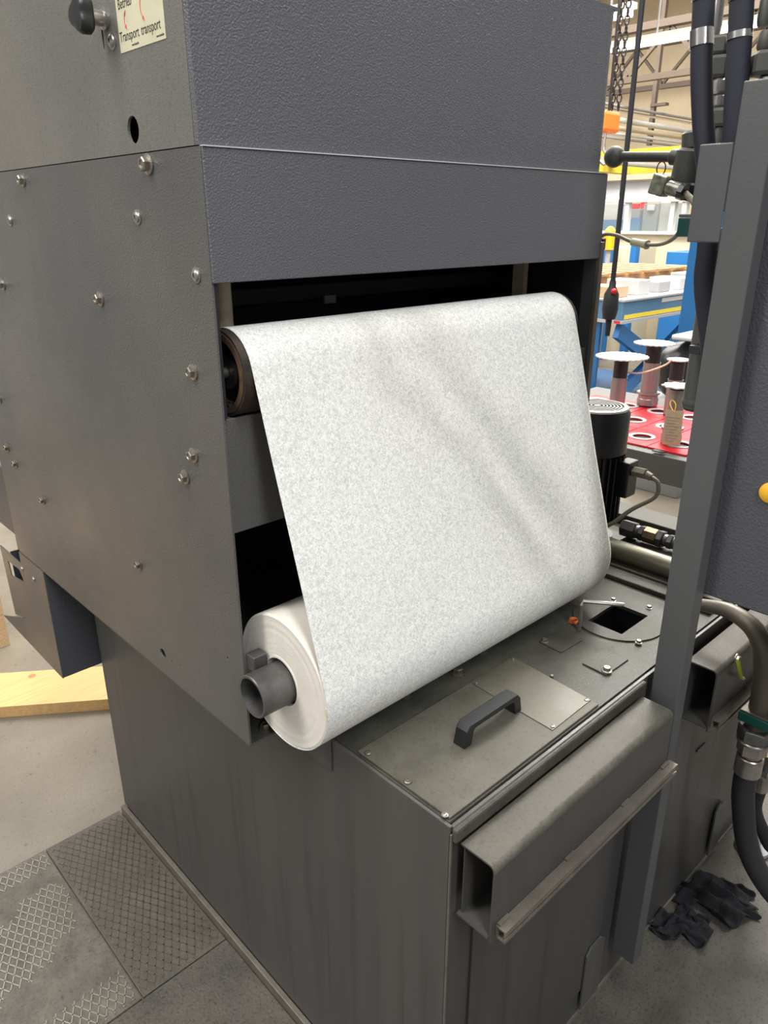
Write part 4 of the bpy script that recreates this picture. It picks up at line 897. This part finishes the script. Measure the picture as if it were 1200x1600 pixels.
# ================================================================== background: partition office with windows
OX = 9.0
def Y(px, py=340): return P(px, py, x=OX).y
def Z(py, px=1000): return P(px, py, x=OX).z
office = thing('partition_wall', 'cream steel partition with a window band behind the lift table', 'partition', (OX, Y(1000), FZ))
yl, yr = Y(925) + 1.0, Y(1100) - 1.0
part('lower_panel', MB().box(OX, OX + 0.08, yr, yl, FZ + 0.0005, Z(366)), 'cream_steel', office)
part('sill', MB().box(OX - 0.06, OX + 0.1, yr, yl, Z(366) + 0.001, Z(361)), 'white_paint', office)
part('head_rail', MB().box(OX - 0.05, OX + 0.1, yr, yl, Z(316), Z(310)), 'white_paint', office)
part('top_fascia', MB().box(OX, OX + 0.08, yr, yl, Z(309.5), Z(282)), 'light_grey', office)
part('top_cap', MB().box(OX - 0.08, OX + 0.12, yr, yl, Z(281), Z(272)), 'beam_cream', office)
for px in (930, 979, 1050, 1068):
    part('mullion', MB().box(OX - 0.02, OX + 0.06, Y(px) - 0.03, Y(px) + 0.03, Z(361) + 0.001, Z(316) - 0.001), 'white_paint', office)
for a_, b2 in ((932, 977), (981, 1048), (1052, 1066)):
    part('pane', MB().box(OX + 0.01, OX + 0.016, Y(b2), Y(a_), Z(360), Z(317)), 'window_glass', office)
for a_, b2 in ((941, 957), (983, 1010), (1040, 1052)):
    ya, yb = P(b2, 309, x=OX - 0.3).y, P(a_, 309, x=OX - 0.3).y
    fx = thing('strip_light', {941: 'glowing strip light above the left window of the partition', 983: 'glowing strip light above the middle window of the partition', 1040: 'glowing strip light beside the valve above the partition'}[a_], 'lamp', (OX - 0.2, ya, Z(309)))
    part('tube', MB().box(OX - 0.16, OX - 0.09, ya, yb, Z(311), Z(306)), 'lamp_glow', fx)
    part('housing', MB().box(OX - 0.17, OX - 0.0805, ya - 0.02, yb + 0.02, Z(306) + 0.001, Z(303)), 'white_paint', fx)
IX = OX + 0.5
def ibox(nm, a_, b2, y0_, y1_, m_, label, cat, x=IX, dpt=0.5, fl=True):
    A_, B_ = P(a_, y0_, x=x), P(b2, y1_, x=x)
    if fl: B_.z = FZ + 0.001
    o = MB().box(x, x + dpt, B_.y, A_.y, B_.z, A_.z)
    return solo(nm, o, m_, label, cat, (x, A_.y, B_.z), bevel=0.01)
def machine(label, base, parts_, cat='machine', nm='machine'):
    a_, b2, y0_, x, dpt, m_ = base; A_, B_ = P(a_, y0_, x=x), P(b2, y0_, x=x)
    t = thing(nm, label, cat, (x, A_.y, FZ)); part('base', MB().box(x, x + dpt, B_.y, A_.y, FZ + 0.001, A_.z), m_, t, bevel=0.01)
    for (pn, pa_, pb_, py0, py1, px, pd, pm) in parts_:
        A_, B_ = P(pa_, py0, x=px), P(pb_, py1, x=px); part(pn, MB().box(px, px + pd, B_.y, A_.y, B_.z, A_.z), pm, t, bevel=0.01)
machine('blue machine with white casing behind the left window of the partition', (934, 976, 344, IX, 0.5, 'blue_steel'), [('casing', 936, 966, 318, 343.8, IX, 0.5, 'white_paint')])
machine('blue machine with dark casing and red board behind the middle window', (982, 1000, 341, IX, 0.4, 'blue_steel'), [('casing', 984, 999, 326.5, 340.8, IX, 0.3, 'mid_grey'), ('red_board', 984, 997, 318, 326.2, IX, 0.06, 'red')])
ibox('red_post', 1001, 1004, 315, 360, 'red', 'thin red post behind the middle window', 'post', dpt=0.05, x=IX + 0.6)
machine('tall dark grey machine with a white screen behind the window', (1006, 1030, 318, IX + 0.05, 0.5, 'mid_grey'), [('screen', 1011, 1021, 320, 329, IX, 0.045, 'white_paint')])
ibox('white_machine', 1033, 1046, 316, 360, 'white_paint', 'slim white machine behind the window beside the dark one', 'machine', x=IX - 0.1, dpt=0.4)
# things in front of the partition
FX = OX - 0.8
ibox('white_cabinet', 941, 990, 385, 428, 'cream_steel', 'low cream cabinet in front of the partition, left', 'cabinet', x=FX, dpt=0.5)
ibox('blue_locker', 1042, 1072, 393, 422, 'blue_steel', 'light blue box on the right before the partition', 'cabinet', x=FX, dpt=0.5)
ibox('blue_upright', 986, 990.5, 378, 420, 'blue_steel', 'narrow blue frame upright before the cream partition', 'post', x=FX - 0.3, dpt=0.1)
ibox('blue_bin', 936, 947, 388, 420, 'blue_steel', 'small blue bin at the hood edge', 'bin', x=FX - 0.55, dpt=0.2)
q = P(953, 368, x=FX - 0.9)
sig = thing('signal_lamp', 'amber signal lamp on a thin post left of the pendant cable', 'lamp', (q.x, q.y, q.z - 0.4))
part('dome', MB().lathe([(0, 0), (0.06, 0), (0.06, 0.2), (0.03, 0.24), (0, 0.25)], (q.x, q.y, q.z - 0.15), (0, 0, 1), 20), 'amber', sig, smooth=True)
part('stem', MB().cyl((q.x, q.y, FZ + 0.001), (q.x, q.y, q.z - 0.151), 0.03, 12), 'light_grey', sig)
ibox('white_tub', 942, 953, 383, 395, 'white_paint', 'white upright tub before the partition at the left', 'tub', x=FX - 0.2, dpt=0.15)

# pendant cable and plug
PX = 2.0
pa, pb = P(1003, 0, x=PX), P(958, 440, x=PX); px_, py_ = P(955, 465, x=PX).x, P(955, 465, x=PX).y
pn = thing('pendant_switch', 'black pendant switch with red button hanging on a long cable', 'switch', (px_, py_, pb.z))
part('cable', MB().cyl((px_, py_, pb.z), (px_, py_, 4.4), 0.0095, 12), 'black_rubber', pn, smooth=True)
part('switch_body', MB().lathe([(0.011, 0.002), (0.014, -0.02), (0.027, -0.045), (0.030, -0.10), (0.024, -0.135), (0.012, -0.14), (0.009, -0.20), (0, -0.20)], (px_, py_, pb.z), (0, 0, 1), 20), 'black_rubber', pn, smooth=True)
q = P(956, 455, x=PX - 0.02)
part('red_button', MB().sphere((px_ - 0.020, py_ - 0.020, q.z), 0.011, 14), 'red', pn, smooth=True)

# hoist chain and orange hoist
cxn = 5.0
for i_, pxo in enumerate((962, 972)):
    c_ = P(pxo + 3, 80, x=cxn); zt = CZ - 0.03; zlo = P(pxo - 3, 165, x=cxn).z
    g = MB(); z = zlo; k = 0
    while z < zt:
        u = Vector((0.707, -0.707, 0)) if k % 2 else Vector((0.707, 0.707, 0))
        pts = [Vector((c_.x, c_.y, z)) + u * (0.018 * math.cos(t)) + Vector((0, 0, 0.032 * math.sin(t))) for t in [2 * PI * j / 8 for j in range(9)]]
        g.tube(pts, 0.006, 5, 0, caps=False); z += 0.05; k += 1
    o = solo('hoist_chain', g, 'dark_steel', ['steel link chain hanging beside the hood, nearer the hood', 'steel link chain hanging beside the hood, nearer the pendant cable'][i_], 'chain', (c_.x, c_.y, zlo), group='hoist chains')
hq = P(948, 190, x=6.5)
ho = thing('chain_hoist', 'orange chain hoist end peeking out beside the hood', 'hoist', hq)
part('hoist_body', MB().box(hq.x - 0.1, hq.x + 0.2, P(953, 190, x=6.5).y, P(930, 190, x=6.5).y, P(955, 206, x=6.5).z, P(955, 173, x=6.5).z, 0.03), 'orange', ho)
part('suspension', MB().box(hq.x + 0.03, hq.x + 0.06, hq.y - 0.01, hq.y + 0.02, hq.z + 0.1, CZ - 0.001), 'dark_steel', ho)
part('hook', MB().tube([hq + Vector((0, 0, -0.1)), hq + Vector((0, 0, -0.25)), hq + Vector((0, -0.06, -0.32)), hq + Vector((0, -0.02, -0.38)), hq + Vector((0, 0.05, -0.33))], 0.014, 8, 4), 'zinc', ho, smooth=True)

# crane beams (yellow), pipes, trusses, light rows
def ybeam(name, mt, q, x, hgt, wid, label, cat='beam', extra=4.0, group=None):
    a = P(*q, x=x); return solo(name, MB().box(a.x, a.x + wid, a.y - extra, a.y + 3.0, a.z - hgt, a.z), mt, label, cat, (a.x, a.y, a.z), group=group)
ybeam('crane_beam', 'yellow', (1000, 232), 12.0, 0.10, 0.2, 'yellow crane beam running across the hall, upper one')
ybeam('banner', 'light_grey', (1000, 240), 11.9, 0.10, 0.04, 'pale printed band below the yellow crane beam', 'banner')
a = P(1000, 268, y=7.2)
solo('crane_beam', MB().box(5.0, 19.5, 7.2, 7.4, a.z - 0.05, a.z + 0.07), 'yellow', 'yellow crane rail receding along the hall, lower one', 'beam', (a.x, 7.2, a.z))
pl_ = [((1000, 172), 0.026, 'mid_grey'), ((1000, 179), 0.026, 'chrome'), ((1000, 193), 0.05, 'white_paint'), ((1000, 205), 0.045, 'beam_cream'), ((1000, 214), 0.028, 'white_paint'), ((1000, 221), 0.022, 'mid_grey'), ((1000, 258), 0.05, 'white_paint')]
lab = ['dark top pipe of the service pipe rack', 'shiny steel pipe second in the pipe rack', 'fat white pipe in the middle of the rack', 'cream pipe below the fat white one', 'white thin pipe low in the rack', 'thin grey pipe lowest in the rack', 'lone white pipe below the valve lever']
for (q, r_, m_), lb in zip(pl_, lab):
    a = P(*q, y=8.0); solo('service_pipe', MB().cyl((5.0, 8.0, a.z), (19.8, 8.0, a.z), r_, 14), m_, lb, 'pipe', (a.x, 8, a.z), group='service pipes along the hall', smooth=True)
rk = thing('pipe_rack_hanger', 'brown steel hanger carrying the service pipes', 'hanger', (12, 8.15, 3))
for x in (9.6, 12.4, 15.0):
    part('upright', MB().box(x, x + 0.1, 8.1, 8.18, P(1000, 225, y=8.1).z, CZ - 0.3), 'beam_brown', rk)
    part('arm', MB().box(x - 0.02, x + 0.12, 7.85, 8.18, P(1000, 168, y=8.0).z + 0.09, P(1000, 168, y=8.0).z + 0.14), 'beam_brown', rk)
# trusses across (along Y)
def truss(x, q_top, q_bot, label):
    zt, zb_ = P(*q_top, x=x).z, P(*q_bot, x=x).z
    t = thing('roof_truss', label, 'truss', (x, 7, zb_), group='roof trusses')
    y0_, y1_ = 2.0, 13.8
    part('top_chord', MB().box(x, x + 0.18, y0_, y1_, zt - 0.12, zt), 'beam_brown', t)
    part('bottom_chord', MB().box(x, x + 0.14, y0_, y1_, zb_ - 0.05, zb_ + 0.05), 'beam_brown', t)
    n = 8; dy = (y1_ - y0_) / n
    for i in range(n):
        ya = y0_ + i * dy
        part('diagonal', MB().bar((x + 0.07, ya, zb_ + 0.05), (x + 0.07, ya + dy / 2, zt - 0.12), 0.06, 0.06), 'beam_brown', t)
        part('diagonal', MB().bar((x + 0.07, ya + dy / 2, zt - 0.12), (x + 0.07, ya + dy, zb_ + 0.05), 0.06, 0.06), 'beam_brown', t)
    return t
truss(13.5, (1040, 28), (1030, 118), 'brown roof truss nearest behind the hanging chains')
truss(17.5, (1040, 60), (1030, 135), 'brown roof truss farther back by the end wall')
def lightrow(q, x, label, y0_, y1_):
    a = P(*q, x=x); t = thing('light_row', label, 'lamp', (a.x, a.y, a.z))
    part('housing', MB().box(x - 0.06, x + 0.06, y0_, y1_, a.z + 0.045, a.z + 0.11), 'white_paint', t)
    for yy in (y0_ + 0.3, (y0_ + y1_) / 2, y1_ - 0.3): part('hanger', MB().box(x - 0.01, x + 0.01, yy, yy + 0.02, a.z + 0.1105, CZ - 0.001), 'mid_grey', t)
    y = y0_
    while y < y1_ - 0.1:
        part('lamp_tube', MB().box(x - 0.045, x + 0.045, y + 0.04, min(y + 1.45, y1_) - 0.04, a.z - 0.03, a.z + 0.0448), 'lamp_glow', t); y += 1.5
lightrow((1040, 63), 11.5, 'long row of glowing fluorescent lamps crossing the hall', 1.0, 11.5)
lightrow((1000, 18), 8.5, 'nearer row of glowing fluorescent lamps beside the hood top', 4.9, 8.5)

# ================================================================== left background: plank and pallets
k = [P(0, 1105, z=FZ + 0.045), P(165, 1093, z=FZ + 0.045), P(160, 1040, z=FZ + 0.045), P(0, 1052, z=FZ + 0.045)]
a, b2 = k[0], k[1]; d = (b2 - a).normalized(); nn = Vector((-d.y, d.x, 0)); wdt = max((k[3] - a).dot(nn), 0.15)
o = MB(); aa, bb = a - d * 0.5, b2 + d * 0.4
g = MB().plate('z', FZ + 0.0005, 0.045, [tuple(aa[:2]), tuple(bb[:2]), tuple((bb + nn * wdt)[:2]), tuple((aa + nn * wdt)[:2])])
pk = thing('timber_plank', 'thick new yellow timber plank on the floor left of the tank', 'plank', (a.x, a.y, FZ))
part('board', g, 'wood_new', pk, bevel=0.003)
q = P(50, 1056, z=FZ + 0.046); part('knot', MB().lathe([(0, 0), (0.014, 0), (0, 0.0008)], (q.x, q.y, FZ + 0.0456), (0, 0, 1), 18), 'knot', pk)
def pallet(name, label, loc, rz, lv=1):
    root = thing(name, label, 'pallet', loc)
    root.rotation_euler = (0, 0, rz); x0_, y0_, z0_ = loc
    for lay in range(lv):
        z = z0_ + lay * 0.144
        for j in range(3):
            yy = y0_ + j * 0.35
            for i in range(3):
                xx = x0_ + i * 0.53; part('block', MB().box(xx, xx + 0.14, yy, yy + 0.10, z + 0.0225, z + 0.0995), 'wood_pallet', root)
            part('runner', MB().box(x0_, x0_ + 1.2, yy, yy + 0.10, z + 0.0005, z + 0.022), 'wood_pallet', root)
        for i in range(7):
            xx = x0_ + i * 0.18; part('deck_board', MB().box(xx, xx + 0.12, y0_, y0_ + 0.8, z + 0.1222, z + 0.143), 'wood_pallet', root)
        for i in range(3):
            xx = x0_ + i * 0.53; part('stringer', MB().box(xx, xx + 0.14, y0_, y0_ + 0.8, z + 0.0998, z + 0.122), 'wood_pallet', root)
q = P(24, 1005, z=FZ)
pallet('wooden_pallet', 'stack of pale wooden pallets at the left edge behind the chute', (q.x - 1.22, q.y, FZ + 0.001), 0.0, 2)
q = Vector((4.72, 2.62, 0))
pallet('wooden_pallet', 'wooden pallet on the floor left of the tool holders', (q.x - 1.2, q.y, FZ + 0.001), 0.0, 2)
solo('white_machine', MB().box(-1.5, 1.2, 5.5, 6.2, FZ + 0.0005, 2.2), 'wall_white', 'pale machine casing far behind the housing at the left edge', 'machine', (0, 5.8, FZ), bevel=0.02)
